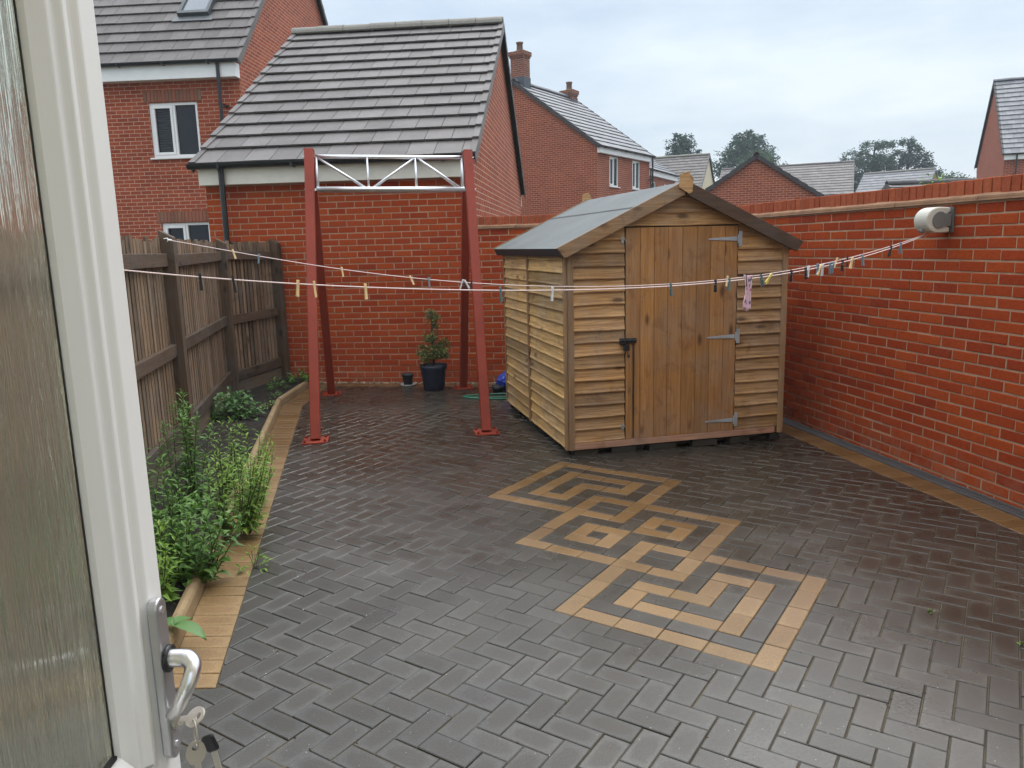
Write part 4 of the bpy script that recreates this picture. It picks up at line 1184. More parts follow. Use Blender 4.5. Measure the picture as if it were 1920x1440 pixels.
# ------------------------------------------------------------------ fence on the left
fe = thing('wooden_fence', 'tall dark brown close board fence along the flower bed on the left', 'fence', (FL[2][0], FL[2][1], 0))
O = fe.location.copy()
PST = [(-1.55, .62), (-2.16, 3.60), (-2.66, 6.06), (-3.17, 8.57), (-2.885, 9.60)]
PH = [1.75, 1.77, 1.80, 1.775, 1.77]
for k, ((x, y), h) in enumerate(zip(PST, PH)):
    a, b = PST[max(0, k - 1)], PST[min(len(PST) - 1, k + 1)]
    d = Vector((b[0] - a[0], b[1] - a[1], 0)).normalized()
    if k == 3: d = Vector((PST[3][0] - PST[2][0], PST[3][1] - PST[2][1], 0)).normalized()
    n = Vector((d.y, -d.x, 0)); w = .052
    mb = MB(); c = Vector((x, y, 0)) - O + n * .02
    # top cut to a slope towards the garden
    lo = [c - n * w + Vector((0, 0, h + .028)), c + n * w + Vector((0, 0, h - .03)), c + n * w + Vector((0, 0, -.3)), c - n * w + Vector((0, 0, -.3))]
    lo = [p - d * w for p in lo]
    b0_ = len(mb.f); mb.extrude(lo, d * (2 * w), 0, random.uniform(.3, .7))
    for i in range(b0_, len(mb.f)):       # grain runs up the post
        P = [mb.v[q] for q in mb.f[i]]; mb.uv[i] = [(p.z + k * 3, p.dot(n) + p.dot(d)) for p in P]
    mb.build('post', M['fencepost'], fe, bevel=.006)
for k in range(len(PST) - 1):
    A, B = Vector((*PST[k], 0)) - O, Vector((*PST[k + 1], 0)) - O
    d = (B - A).normalized(); n = Vector((d.y, -d.x, 0)); L = (B - A).length
    for z, hh in ((1.60, .10), (.90, .10), (.27, .11)):
        j = random.uniform(-.02, .02)
        mb = MB(); mb.beam(A + d * .055 + n * .002 + Vector((0, 0, z + j)), B - d * .055 + n * .002 + Vector((0, 0, z - j * .5)), .040, hh)
        mb.build('rail', M['fencepost'], fe, bevel=.005)
    mb = MB(); s = .035; sp = .088 if k < 3 else .072; ang = math.atan2(d.y, d.x)
    mb.beam(A + d * .05 - n * .052 + Vector((0, 0, .95)), B - d * .05 - n * .052 + Vector((0, 0, .95)), .006, 1.50, mat=1)
    while s < L - .03:
        w = sp - random.uniform(.018, .030); h = 1.75 + random.uniform(-.015, .028)
        c = A + d * (s + w / 2) - n * (.033 + random.uniform(0, .005)) + Vector((0, 0, (h + .19) / 2))
        mb.box(c, (w, .020, h - .19), Matrix.Rotation(ang + random.gauss(0, .03), 3, 'Z') @ Matrix.Rotation(random.gauss(0, .005), 3, 'Y'), 0)
        s += sp
    mb.build('slat_panel', [M['fenceslat'], M['fencepost']], fe)
    mb = MB(); mb.beam(A + d * .055 - n * .01 + Vector((0, 0, .10)), B - d * .055 - n * .01 + Vector((0, 0, .10)), .028, .20); mb.build('gravel_board', M['gravelboard'], fe, bevel=.003)

# ------------------------------------------------------------------ glazed door held open on the left, with its handle
DXP = -.417                                        # inner face of the door
dt = thing('glazed_door', 'open off white door with streaky privacy glass and a satin lever handle, at the left edge', 'door', (DXP, .848, .06))
O = dt.location.copy(); DB, DT, TK = .10, 2.14, .060
YL, YG, YH = .848, .763, -.02                      # lock edge, glass edge, hinge edge
mb = MB()
def vstile(prof, z0, z1):
    b = len(mb.f); mb.extrude([Vector((x, y, z0)) - O for x, y in prof], (0, 0, z1 - z0), 0, .5)
def hrail(prof, y0, y1):
    mb.extrude([Vector((x, y0, z)) - O for x, z in prof], (0, y1 - y0, 0), 0, .5)
E_ = .036                                          # bead width
GZ0 = 1.098
stile = [(DXP - TK, YL), (DXP - .004, YL), (DXP, YL - .004), (DXP, YG + E_ + .012), (DXP - .008, YG + E_ + .006), (DXP - .008, YG + E_), (DXP - .030, YG + E_), (DXP - TK, YG + E_)]
vstile(stile, DB, DT)
hs = [(DXP - TK, YH), (DXP - TK, YH + .11), (DXP, YH + .11), (DXP, YH)]
vstile(hs, DB, DT)
RZ0 = GZ0 - E_
hrail([(DXP - TK, DB), (DXP, DB), (DXP, RZ0 - .012), (DXP - .008, RZ0 - .006), (DXP - .008, RZ0), (DXP - TK, RZ0)], YH + .1102, YG + E_ - .0002)
hrail([(DXP - TK, DT - .11), (DXP, DT - .11), (DXP, DT), (DXP - TK, DT)], YH + .1102, YG + E_ - .0002)
df = mb.build('frame', M['doorupvc'], dt, bevel=.0025)
mb = MB()
bead = [(DXP - .034, YG + .0005), (DXP - .026, YG + .002), (DXP - .012, YG + .014), (DXP - .012, YG + .021), (DXP - .004, YG + .027), (DXP - .004, YG + E_ - .0005), (DXP - .034, YG + E_ - .0005)]
mb.extrude([Vector((x, y, GZ0 - .03)) - O for x, y in bead], (0, 0, DT - .11 - GZ0 + .028), 0, .5)
beadz = [(x, GZ0 - (y - YG)) for x, y in bead]
mb.extrude([Vector((x, YH + .12, z)) - O for x, z in beadz], (0, YG - YH - .118, 0), 0, .5)
mb.build('glazing_bead', M['doorupvc'], dt, bevel=.002)
mb = MB(); mb.box(Vector((DXP - .0330, YG - .001, (GZ0 + DT - .11) / 2)) - O, (.0012, .002, DT - .11 - GZ0), None)
mb.box(Vector((DXP - .031, (YH + .11 + YG) / 2, GZ0 + .0015)) - O, (.006, YG - YH - .115, .004), None)
mb.build('gasket', M['gasket'], dt)
mb = MB(); mb.box(Vector((DXP - .0385, (YH + .10 + YG + .02) / 2, (GZ0 - .02 + DT - .10) / 2)) - O, (.010, YG + .02 - YH - .10, DT - .10 - GZ0 + .02), None, 0, .5)
for i in range(len(mb.uv)): mb.uv[i] = [(mb.v[q].y + mb.v[q].x, mb.v[q].z) for q in mb.f[i]]
mb.build('glass_pane', M['reed'], dt)
# handle: back plate, neck, lever that returns to the plate
mb = MB(); py0, py1, pz0, pz1 = .8020, .8270, 1.061, 1.260
yc = (py0 + py1) / 2; rr = (py1 - py0) / 2; lo = []
for j in range(13):
    a = math.pi * j / 12; lo.append(Vector((DXP + .0002, yc + rr * math.cos(a), pz1 - rr + rr * math.sin(a))) - O)
for j in range(13):
    a = math.pi + math.pi * j / 12; lo.append(Vector((DXP + .0002, yc + rr * math.cos(a), pz0 + rr + rr * math.sin(a))) - O)
mb.extrude(lo, (.0125, 0, 0), 0)
hp = mb.build('handle_plate', M['plate'], dt, bevel=.0025)
mb = MB(); hx, hz = DXP + .0128, 1.186
mb.tube([Vector((hx, yc, hz)) - O, Vector((hx + .004, yc, hz)) - O], .0155, 20, 1)
pts = [(hx, yc, hz), (hx + .018, yc, hz), (hx + .026, yc - .003, hz - .0005), (hx + .0325, yc - .009, hz - .005), (hx + .033, yc - .016, hz - .012), (hx + .0295, yc - .021, hz - .023), (hx + .022, yc - .020, hz - .037), (hx + .013, yc - .015, hz - .052), (hx + .001, yc - .008, hz - .066)]
def smoothpath(p, n=6):
    p = [Vector(q) for q in p]; out = []
    for i in range(len(p) - 1):
        a, b, c, d = p[max(0, i - 1)], p[i], p[i + 1], p[min(len(p) - 1, i + 2)]
        for k in range(n):
            t = k / n; out.append(.5 * ((2 * b) + (c - a) * t + (2 * a - 5 * b + 4 * c - d) * t * t + (3 * b - a - 3 * c + d) * t ** 3))
    return out + [p[-1]]
pp = smoothpath(pts); k = len(pp)
mb.tube([q - O for q in pp], [.0102 if i < 8 else .0102 - .0032 * (i - 8) / (k - 8) for i in range(k)], 16, 0)
mb.build('lever', [M['chrome'], M['blackplastic']], hp, smooth=True)
mb = MB(); mb.tube([Vector((hx, yc, 1.105)) - O, Vector((hx + .004, yc, 1.105)) - O], .0085, 16); mb.build('lock_cylinder', M['brass'], hp)
for z in (pz1 - .014, pz0 + .016):
    mb = MB(); mb.tube([Vector((hx - .001, yc, z)) - O, Vector((hx + .0012, yc, z)) - O], .0042, 10); mb.build('screw', M['chrome'], hp)
# keys hanging from the lock
kt = thing('key_bunch', 'bunch of door keys on a ring hanging from the lock below the lever handle', 'keys', (hx, yc, 1.105)); O = kt.location.copy()
def bow_key(mb, c, ax, up, r=.013, blade=.0, thick=.0022, hole=.35):
    """flat key: bow ring plus blade along ax"""
    ax, up = Vector(ax).normalized(), Vector(up).normalized(); nn = ax.cross(up)
    outer = []; inner = []
    for j in range(20):
        a = 2 * math.pi * j / 20
        outer.append(c + ax * (r * 1.25 * math.cos(a)) + up * (r * math.sin(a))); inner.append(c - ax * r * .55 + ax * (r * hole * math.cos(a)) + up * (r * hole * math.sin(a)))
    b = len(mb.v); mb.v += [p - nn * thick / 2 for p in outer] + [p - nn * thick / 2 for p in inner] + [p + nn * thick / 2 for p in outer] + [p + nn * thick / 2 for p in inner]
    for j in range(20):
        k = (j + 1) % 20
        mb.quadface((b + j, b + k, b + 20 + k, b + 20 + j)); mb.quadface((b + 40 + j, b + 60 + j, b + 60 + k, b + 40 + k))
        mb.quadface((b + j, b + 40 + j, b + 40 + k, b + k)); mb.quadface((b + 20 + j, b + 20 + k, b + 60 + k, b + 60 + j))
    if blade:
        mb.beam(c + ax * r * 1.1, c + ax * (r * 1.2 + blade), .0068, thick, up=nn)
        for q in range(5): mb.beam(c + ax * (r * 1.2 + blade * (.35 + .12 * q)) - up * .0030, c + ax * (r * 1.2 + blade * (.35 + .12 * q)) - up * (.0045 + .001 * (q % 3)), .0045, thick, up=nn)
mb = MB(); bow_key(mb, Vector((.030, -.012, .014)), (-1, .42, -.42), (.1, .8, .6), .0115, .012); mb.build('key', M['keypale'], kt)
ring = [Vector((.041, -.006, -.001))]
mb = MB(); pts = []
for j in range(25):
    a = 2 * math.pi * j / 24; pts.append(Vector((.033 + .006 * math.sin(a), -.022 - .009 * math.sin(a), -.001 + .0165 * math.cos(a))))
mb.tube(pts, .0011, 8); mb.build('key_ring', M['brass'], kt, smooth=True)
mb = MB(); bow_key(mb, Vector((.033, -.026, -.022)), (.10, -.12, -1), (.75, .55, .05), .0110, .038); mb.build('key', M['brass'], kt)
mb = MB(); mb.box(Vector((.047, -.018, -.016)), (.015, .006, .021), Matrix.Rotation(-.35, 3, 'Y')); hb = mb.build('key', M['blackplastic'], kt, bevel=.003)
mb = MB(); mb.beam(Vector((.0500, -.018, -.026)), Vector((.056, -.020, -.054)), .0065, .0022, up=(0, 1, 0)); mb.build('key_blade', M['brass'], hb)
# ------------------------------------------------------------------ retractable washing line
RP = Vector((3.005, 5.33, 1.735))                      # on the right wall
nW = Vector((RWN.x, RWN.y, 0)); dW = Vector((RWD.x, RWD.y, 0))
rl = thing('washing_line_reel', 'off white retractable washing line reel bracketed to the right brick wall', 'line reel', RP)
wf = lambda n, s, z: nW * n + dW * s + Vector((0, 0, z))
mb = MB(); mb.extrude([wf(.000, -.050, -.085), wf(.000, .050, -.085), wf(.000, .050, .085), wf(.000, -.050, .085)], nW * .014, 0)
mb.extrude([wf(.0141, -.012, -.06), wf(.0141, .012, -.06), wf(.0141, .012, .06), wf(.0141, -.012, .06)], nW * .045, 0)
mb.build('bracket', M['reelgrey'], rl, bevel=.004)
prof = []
for j in range(17):
    a = -math.pi / 2 - math.pi * j / 16; prof.append((.135 - .095 * math.cos(a) * -1 if False else .130 + .095 * -math.cos(a), .088 * math.sin(a)))
body = [(.130 + .100 * math.cos(a), .086 * math.sin(a)) for a in [math.pi / 2 - math.pi * j / 18 for j in range(19)]]
body = [(.045, .083)] + body + [(.045, -.083), (.045, -.050), (.065, -.044), (.065, .044), (.045, .050)]
mb = MB(); mb.extrude([wf(n, -.062, z) for n, z in body], dW * .124, 0); mb.build('reel_body', M['reel'], rl, bevel=.022, seg=4)
for s in (-.0635, .0635):
    mb = MB(); c = wf(.128, s, .0); lo = [c + wf(.056 * math.cos(a), 0, .056 * math.sin(a)) for a in [2 * math.pi * j / 28 for j in range(28)]]
    mb.extrude(lo, dW * (.006 if s > 0 else -.006), 0); mb.box(c + wf(-.055, .003 if s > 0 else -.003, 0), (.06, .005, .085), Matrix((nW, dW, Vector((0, 0, 1)))).transposed())
    mb.build('side_disc', M['reelgrey'], rl, bevel=.002)
mb = MB(); mb.tube([wf(.205, .0, -.066), wf(.22, .0, -.078)], .014, 12); mb.build('line_outlet', M['reelgrey'], rl)

E1, E2, RE = Vector((-2.6, 5.98)), Vector((-2.05, 2.93)), Vector((2.86, 5.33))
C1 = [1.8554083338293095, -4.0479858607408605, 3.7495468241031533, -0.6192401211249563, -1.041223949887355, 1.7495175103941771]
C2 = [0.9678360417156328, -1.45317979474062, 1.527886761320477, -1.0757423693203487, 1.6752198224913302]
def pv(c, t):
    r = 0
    for q in c: r = r * t + q
    return r
def L1(t): p = E1.lerp(RE, t); return Vector((p.x, p.y, pv(C1, t)))
def L2(t): p = E2.lerp(RE, t); return Vector((p.x, p.y, pv(C2, t)))
wl = thing('washing_line', 'thin pinkish line strung twice across the garden from the reel to the left fence', 'washing line', RP + Vector((0, 0, -.07)))
O = wl.location.copy()
for Lf in (L1, L2):
    mb = MB(); mb.tube([Lf(k / 60) - O for k in range(61)], .0029, 8); mb.build('line_strand', M['line'], wl, smooth=True)
mb = MB(); mb.tube([L1(0) - O + Vector((-.03, 0, .01)), L1(0) - O + Vector((.0, 0, .012)), L1(0) - O + Vector((.012, -.012, .0)), L1(0) - O + Vector((.0, -.014, -.014))], .004, 8)
mb.tube([L1(0) - O + Vector((.0, 0, .0)), L1(0) - O + Vector((.03, 0, -.004))], .008, 8); mb.build('hook', M['upvc'], wl, smooth=True)

# pegs: two jaws and a spring, hung from the line
def peg_mesh(mat):
    mb = MB()
    for s in (-1, 1):
        pr = [(s * .0015, .014), (s * .0050, .018), (s * .0068, .010), (s * .0062, -.022), (s * .0092, -.056), (s * .0052, -.057), (s * .0012, -.020), (s * .0022, .004)]
        mb.extrude([Vector((x, -.0048, z)) for x, z in pr], (0, .0096, 0), 0, random.random())
    mb.tube([(-.0072, -.0062, -.012), (.0072, -.0062, -.012), (.0072, .0062, -.012), (-.0072, .0062, -.012)], .0012, 6, 1)
    o = mb.build('clothes_peg', [mat, M['galv']]); me = o.data; bpy.data.objects.remove(o); return me
PM = {k: peg_mesh(M[m]) for k, m in dict(wood='pegwood', yellow='pegyellow', black='pegdark', teal='pegteal', blue='pegblue', white='pegwhite').items()}
PEGS = [
 (1, .0941, 'wood', .25, 0, 'pale wooden peg on the rear line in front of the second fence panel'),
 (1, .1304, 'blue', -.1, 0, 'grey blue peg on the rear line in front of the last fence panel'),
 (1, .2472, 'wood', .12, 0, 'lone pale wooden peg on the rear line just right of the left steel legs'),
 (1, .3422, 'wood', .40, 0, 'tilted pale wooden peg on the rear line above the small black pot'),
 (1, .3671, 'blue', .1, 0, 'grey blue peg on the rear line just right of the tilted wooden one'),
 (1, .4128, 'white', -.35, .004, 'left of two white pegs on the rear line at the dark right steel leg'),
 (1, .4172, 'white', .5, .004, 'right, more tilted of two white pegs on the rear line at the dark leg'),
 (1, .4150, 'black', .1, -.012, 'black peg on the rear line hanging below the white pair at the dark leg'),
 (1, .4251, 'black', -.15, 0, 'black peg on the rear line between the dark and the red right hand legs'),
 (2, .1505, 'black', .05, 0, 'charcoal peg on the front line nearest the white door'),
 (2, .1748, 'black', .1, 0, 'black peg on the front line before the middle fence post'),
 (2, .2246, 'wood', -.08, 0, 'pale wooden peg on the front line just left of the near left steel leg'),
 (2, .2380, 'wood', .06, 0, 'pale wooden peg on the front line crossing the near left red steel leg'),
 (2, .2809, 'wood', .0, 0, 'largest looking pale wooden peg, on the front line below the truss left half'),
 (2, .4081, 'teal', .05, 0, 'grey green peg on the front line before the left corner of the shed'),
 (2, .4632, 'white', -.1, 0, 'pale blue white peg on the front line before the shed side cladding'),
 (2, .6037, 'teal', .1, 0, 'teal peg on the front line in the middle of the shed door'),
 (2, .6629, 'black', .05, 0, 'black peg on the front line below the top hinge of the shed door'),
 (2, .6821, 'teal', -.1, 0, 'teal peg on the front line at the right edge of the shed door'),
 (2, .7060, 'black', .12, .012, 'dark peg standing up where the pink cloth is clipped on the line'),
 (2, .7115, 'teal', -.05, 0, 'pale teal peg clipping the right side of the pink cloth'),
 (2, .7278, 'teal', -.25, 0, 'open looking teal peg right of the pink cloth'),
 (2, .7411, 'yellow', .75, 0, 'yellow plastic peg swung steeply to the left on the line'),
 (1, .7595, 'wood', -.12, .006, 'pale wooden peg on the upper strand at the right shed corner'),
 (2, .7725, 'black', .0, 0, 'black peg on the line against the right corner trim of the shed'),
 (2, .7947, 'black', -.1, 0, 'black peg just right of the shed, left half of a dark and white pair'),
 (2, .7990, 'white', -.28, .008, 'white peg just right of the shed, touching a black one'),
 (2, .8133, 'blue', .0, .010, 'grey blue peg behind the crossed pale pegs on the line'),
 (2, .8176, 'wood', .55, 0, 'pale wooden peg leaning left in the crossed bunch on the line'),
 (2, .8215, 'white', .1, 0, 'cream white peg upright in the crossed bunch on the line'),
 (2, .8330, 'blue', -.25, 0, 'grey blue peg, left one of a touching pair on the line'),
 (2, .8383, 'blue', .2, 0, 'grey blue peg, right one of a touching pair on the line'),
 (2, .8532, 'black', .0, 0, 'black peg alone between the grey blue pair and a splayed wooden peg'),
 (2, .8692, 'wood', .22, 0, 'splayed pale wooden peg on the line before the right brick wall'),
 (2, .8864, 'blue', .1, 0, 'grey blue peg next to the topmost wooden peg on the right'),
 (1, .8938, 'wood', -.30, .006, 'wooden peg tilted right, nearest of the wooden ones to the reel'),
 (1, .9067, 'black', .0, 0, 'black peg right of the last wooden one near the reel'),
 (2, .9350, 'black', -.3, 0, 'slanting black peg second from the reel'),
 (2, .9524, 'blue', .0, 0, 'grey blue peg nearest the reel'),
]
for (ln, t, kind, tilt, lift, lab) in PEGS:
    o = bpy.data.objects.new('clothes_peg', PM[kind]); COL.objects.link(o)
    p = (L1 if ln == 1 else L2)(t); o.location = p + Vector((0, 0, lift))
    dd = (RE - (E1 if ln == 1 else E2)); yaw = math.atan2(dd.y, dd.x)
    # jaws straddle the line; the peg swings about it, a few are turned so that both legs show
    turned = any(q in lab for q in ('splayed', 'crossed', 'open looking', 'yellow', 'pair'))
    o.rotation_euler = (0, tilt, yaw + random.uniform(-.3, .3)) if turned else (-tilt, random.uniform(-.08, .08), yaw + math.pi / 2 + random.uniform(-.22, .22))
    tag(o, lab, 'clothes peg', 'pegs left on the washing line')

# pink patterned cloth (a folded face covering) pegged on the line
mb = MB(); nx, nz = 8, 22; c = L2(.7085); dd = (RE - E2).normalized(); ax = Vector((dd.x, dd.y, 0)); nv = Vector((-dd.y, dd.x, 0)); H = .205
idx = {}
for k in range(nz + 1):
    f = k / nz; w = .044 - .020 * math.exp(-((f - .48) / .28) ** 2) + .006 * f + (.010 if f < .06 else 0)
    for i in range(nx + 1):
        u = i / nx - .5
        p = c + ax * (u * w * 1.25 - .006 + .010 * math.sin(f * 5) * .3) + nv * (-.006 + .007 * math.sin(u * 19 + f * 3)) + Vector((0, 0, .022 - H * f - (.012 * math.sin(u * 7 + 1) if k == nz else 0) + (.02 * max(0, -u - .2) if f < .1 else 0)))
        idx[i, k] = len(mb.v); mb.v.append(p - c)
for k in range(nz):
    for i in range(nx): mb.quadface((idx[i, k], idx[i, k + 1], idx[i + 1, k + 1], idx[i + 1, k]), 0, [(a / nx * .08, b / nz * H) for a, b in ((i, k), (i, k + 1), (i + 1, k + 1), (i + 1, k))])
o = mb.build('face_covering', M['mask'], loc=c, smooth=True); so = o.modifiers.new('Thickness', 'SOLIDIFY'); so.thickness = .004
tag(o, 'gathered pink patterned cloth hanging from the line before the shed', 'cloth')

# ------------------------------------------------------------------ pots, bag and hose at the back
def leafquad(mb, p, d, n, L, W, droop=.25, mat=0, rnd=None):
    """a leaf of four small faces folded along its midrib"""
    d = d.normalized(); s = d.cross(n)
    if s.length < 1e-4: s = Vector((1, 0, 0))
    s.normalize(); nn = s.cross(d)
    rn = random.random() if rnd is None else rnd
    m = p + d * L * .5 + nn * L * .06; e = p + d * L - nn * L * droop
    b = len(mb.v)
    mb.v += [p, m + s * W / 2 + nn * W * .18, m, m - s * W / 2 + nn * W * .18, e]
    for q in ((0, 1, 2), (0, 2, 3), (1, 4, 2), (2, 4, 3)): mb.quadface([b + k for k in q], mat, [(0, 0)] * 3, rn)
def rdir(zlo=-1, zhi=1):
    z = random.uniform(zlo, zhi); a = random.uniform(0, 2 * math.pi); r = math.sqrt(max(0, 1 - z * z)); return Vector((r * math.cos(a), r * math.sin(a), z))

px, py = -.925, 8.985
pt = thing('potted_shrub', 'two tiered yellow edged shrub in a large dark blue pot by the garage wall', 'potted plant', G3(px, py))
mb = MB(); mb.lathe([(.0, .004), (.118, .004), (.122, .012), (.150, .24), (.163, .262), (.166, .300), (.160, .302), (.152, .292), (.148, .26), (.0, .255)], n=40)
for z in (.06, .10, .14, .18):
    mb.lathe([(.121 + z * .12, z), (.124 + z * .12, z + .003), (.121 + z * .12, z + .006)], n=40)
mb.build('pot', M['pot'], pt, smooth=True)
mb = MB(); mb.lathe([(.0, .268), (.08, .272), (.149, .262)], n=24, jig=.02); mb.build('compost', M['soil'], pt)
mb = MB(); trunk = smoothpath([(0, 0, .25), (.008, .004, .42), (-.004, 0, .60), (.004, .003, .78), (-.01, 0, .93)]); mb.tube(trunk, [.016 - .009 * i / (len(trunk) - 1) for i in range(len(trunk))], 8)
fo = MB()
FK = 1.35
def tuft(cen, rad, n, sz, hole=.25):
    for _ in range(int(n * FK)):
        d = rdir(); rr = random.uniform(hole, 1) ** .6
        p = Vector((cen[0] + d.x * rad[0] * rr, cen[1] + d.y * rad[1] * rr, cen[2] + d.z * rad[2] * rr))
        o_ = (p - Vector((cen[0], cen[1], cen[2] - rad[2] * .6))).normalized() + rdir() * .7
        leafquad(fo, p, o_, rdir(), sz * random.uniform(.7, 1.3), sz * .42 * random.uniform(.8, 1.2))
for k in range(30):
    a = random.uniform(0, 6.28); z0_ = random.choice([random.uniform(.33, .52), random.uniform(.34, .5), random.uniform(.55, .62), random.uniform(.72, .88)])
    ln = .17 if z0_ < .53 else (.08 if z0_ < .65 else .10)
    ln *= random.uniform(.6, 1.15); d = Vector((math.cos(a), math.sin(a), random.uniform(-.15, .75))).normalized()
    q = Vector((0, 0, z0_)) + d * ln; mb.tube([Vector((0, 0, z0_)), Vector((0, 0, z0_)) + d * ln * .5 + Vector((0, 0, .01)), q], [.005, .0035, .002], 5)
    tuft(q, (.042, .042, .034), 34 if z0_ < .53 else 26, .034, .0)
    tuft(Vector((0, 0, z0_)) + d * ln * .6, (.03, .03, .025), 14, .032, .0)
tuft((0, 0, .86), (.068, .068, .10), 150, .034); tuft((.035, 0, .70), (.045, .04, .06), 50, .032); tuft((.02, 0, .45), (.17, .16, .09), 210, .036, .35); tuft((-.09, -.03, .36), (.07, .07, .05), 50, .034); tuft((.10, -.03, .40), (.08, .07, .06), 70, .034)
mb.build('trunk', M['bark'], pt, smooth=True); fo.build('foliage', M['leafvar'], pt)

sx, sy = -1.275, 9.285
sc_ = thing('plant_saucer', 'pale grey saucer on the paving under the small black pot', 'saucer', G3(sx, sy))
mb = MB(); mb.lathe([(.0, .006), (.080, .006), (.092, .024), (.096, .024), (.084, .0), (.0, .0)], n=32); mb.build('dish', M['saucer'], sc_, smooth=True)
p2 = thing('small_plant_pot', 'small empty black plastic pot on a pale saucer beside the large blue pot', 'plant pot', G3(sx, sy, .0065))
mb = MB(); mb.lathe([(.0, .0), (.052, .0), (.066, .115), (.072, .118), (.072, .140), (.066, .140), (.060, .112), (.0, .105)], n=32); mb.build('pot_body', M['potblack'], p2, smooth=True)
mb = MB(); mb.lathe([(.0, .118), (.062, .113)], n=18); mb.build('compost', M['soil'], p2)

bx, by = -.075, 8.93
mb = MB(); nr, ns_ = 22, 34
from mathutils import noise as mnoise
for i in range(nr + 1):
    f = i / nr; th_ = math.pi * f
    for j in range(ns_):
        a = 2 * math.pi * j / ns_; d = Vector((math.sin(th_) * math.cos(a), math.sin(th_) * math.sin(a), math.cos(th_)))
        r = .105 * (1 + .34 * mnoise.noise(d * 2.1 + Vector((3, 1, 7))) + .22 * abs(mnoise.noise(d * 4.6)) + .10 * mnoise.noise(d * 10))
        p = d * r; p.z = p.z * 1.18 + .105
        if p.z < .003: p.z = .003
        if p.z > .13: p.x = p.x * (1 - (p.z - .13) * 4.5) + (p.z - .13) * .45; p.y *= (1 - (p.z - .13) * 4.5)
        mb.v.append(p)
for i in range(nr):
    for j in range(ns_): k = (j + 1) % ns_; mb.quadface((i * ns_ + j, (i + 1) * ns_ + j, (i + 1) * ns_ + k, i * ns_ + k), 0, [(0, 0)] * 4)
o = mb.build('plastic_bag', M['bag'], loc=G3(bx, by)); tag(o, 'crumpled blue plastic bag by the back corner of the shed', 'bag')
dk = MB(); dk.lathe([(.0, .0), (.058, .0), (.070, .075), (.064, .075), (.056, .01), (.0, .01)], n=24)
o = dk.build('small_plant_pot', M['potblack'], loc=G3(-.165, 8.80), smooth=True); tag(o, 'low black pot half hidden in front of the blue plastic bag', 'plant pot')

hp_ = [(-.02, 8.60), (-.18, 8.60), (-.38, 8.57), (-.50, 8.50), (-.525, 8.44), (-.47, 8.38), (-.30, 8.33), (-.10, 8.31), (.02, 8.32), (.10, 8.40)]
mb = MB(); sp = smoothpath([G3(x, y, .010) for x, y in hp_], 8); mb.tube([q - G3(-.3, 8.45) for q in sp], .0085, 10)
hq = smoothpath([G3(x, y, .012) for x, y in ((-.47, 8.53), (-.545, 8.46), (-.53, 8.42), (-.42, 8.395), (-.2, 8.385), (.04, 8.40))], 8); mb.tube([q - G3(-.3, 8.45) for q in hq], .0085, 10)
o = mb.build('garden_hose', M['hose'], loc=G3(-.3, 8.45), smooth=True); tag(o, 'green hose looped flat on the paving beside the shed', 'hose')

# ------------------------------------------------------------------ planting in the bed
def stem_plant(name, label, cat, x, y, stems, h, spread, leafL, leafW, mats, group=None, base=.05, dens=150, lean=(0, 0)):
    t = thing(name, label, cat, G3(x, y, base), random.uniform(0, 6), group)
    t.rotation_euler = (0, 0, 0)
    sm, lm = MB(), MB()
    for s in range(stems):
        a = random.uniform(0, 6.28); r = spread * math.sqrt(random.random()); hh = h * random.uniform(.62, 1.08)
        b = Vector((r * math.cos(a) * .6, r * math.sin(a) * .6, -.03)); tip = Vector((r * math.cos(a) * 1.25 + lean[0] * hh + random.uniform(-.05, .05), r * math.sin(a) * 1.25 + lean[1] * hh + random.uniform(-.05, .05), hh))
        md = (b + tip) / 2 + Vector((random.uniform(-.03, .03), random.uniform(-.03, .03), 0))
        pth = smoothpath([b, md, tip], 8); sm.tube(pth, [.0042 - .0030 * i / (len(pth) - 1) for i in range(len(pth))], 5)
        n = int(hh * dens)
        for k in range(n):
            f = .10 + .90 * k / n; q = pth[min(len(pth) - 1, int(f * (len(pth) - 1)))].lerp(pth[min(len(pth) - 1, int(f * (len(pth) - 1)) + 1)], (f * (len(pth) - 1)) % 1)
            ang = k * 2.4 + random.uniform(-.4, .4); up = .25 + .9 * f ** 3
            d = Vector((math.cos(ang), math.sin(ang), up + random.uniform(-.25, .2)))
            sz = (1.0 - .55 * f) * random.uniform(.65, 1.25)
            leafquad(lm, q, d, Vector((0, 0, 1)) + rdir() * .35, leafL * sz, leafW * sz, random.uniform(.05, .45), 0)
    sm.build('stem', M['stem'], t); lm.build('foliage', M[mats], t)
    return t
TG = 'tall leafy plants in the flower bed'
stem_plant('leafy_plant', 'tallest leafy plant, spire like stems against the near fence post beside the door', 'plant', -2.02, 4.55, 12, .76, .13, .100, .027, 'leafmid', TG, dens=85)
stem_plant('leafy_plant', 'tall feathery green plant behind the door edge, left of the tallest spire', 'plant', -2.10, 4.10, 14, .60, .15, .100, .028, 'leafmid', TG, dens=85)
stem_plant('leafy_plant', 'bright green bushy plant leaning over the buff border', 'plant', -1.64, 4.30, 26, .48, .18, .085, .025, 'leafbright', TG, dens=85, lean=(.12, .05))
stem_plant('leafy_plant', 'bright green leafy plant behind the bushy one that leans over the border', 'plant', -1.74, 4.80, 14, .40, .13, .085, .026, 'leafbright', TG, dens=85, lean=(.08, .1))
stem_plant('leafy_plant', 'dense green plant low in the bed, halfway between door and border', 'plant', -1.82, 3.80, 19, .44, .19, .095, .030, 'leafmid', TG, dens=80)
stem_plant('leafy_plant', 'broad leaved green plant spilling over the edging onto the buff blocks', 'plant', -1.62, 3.62, 22, .36, .16, .100, .038, 'leafmid', TG, dens=80, lean=(.10, -.05))
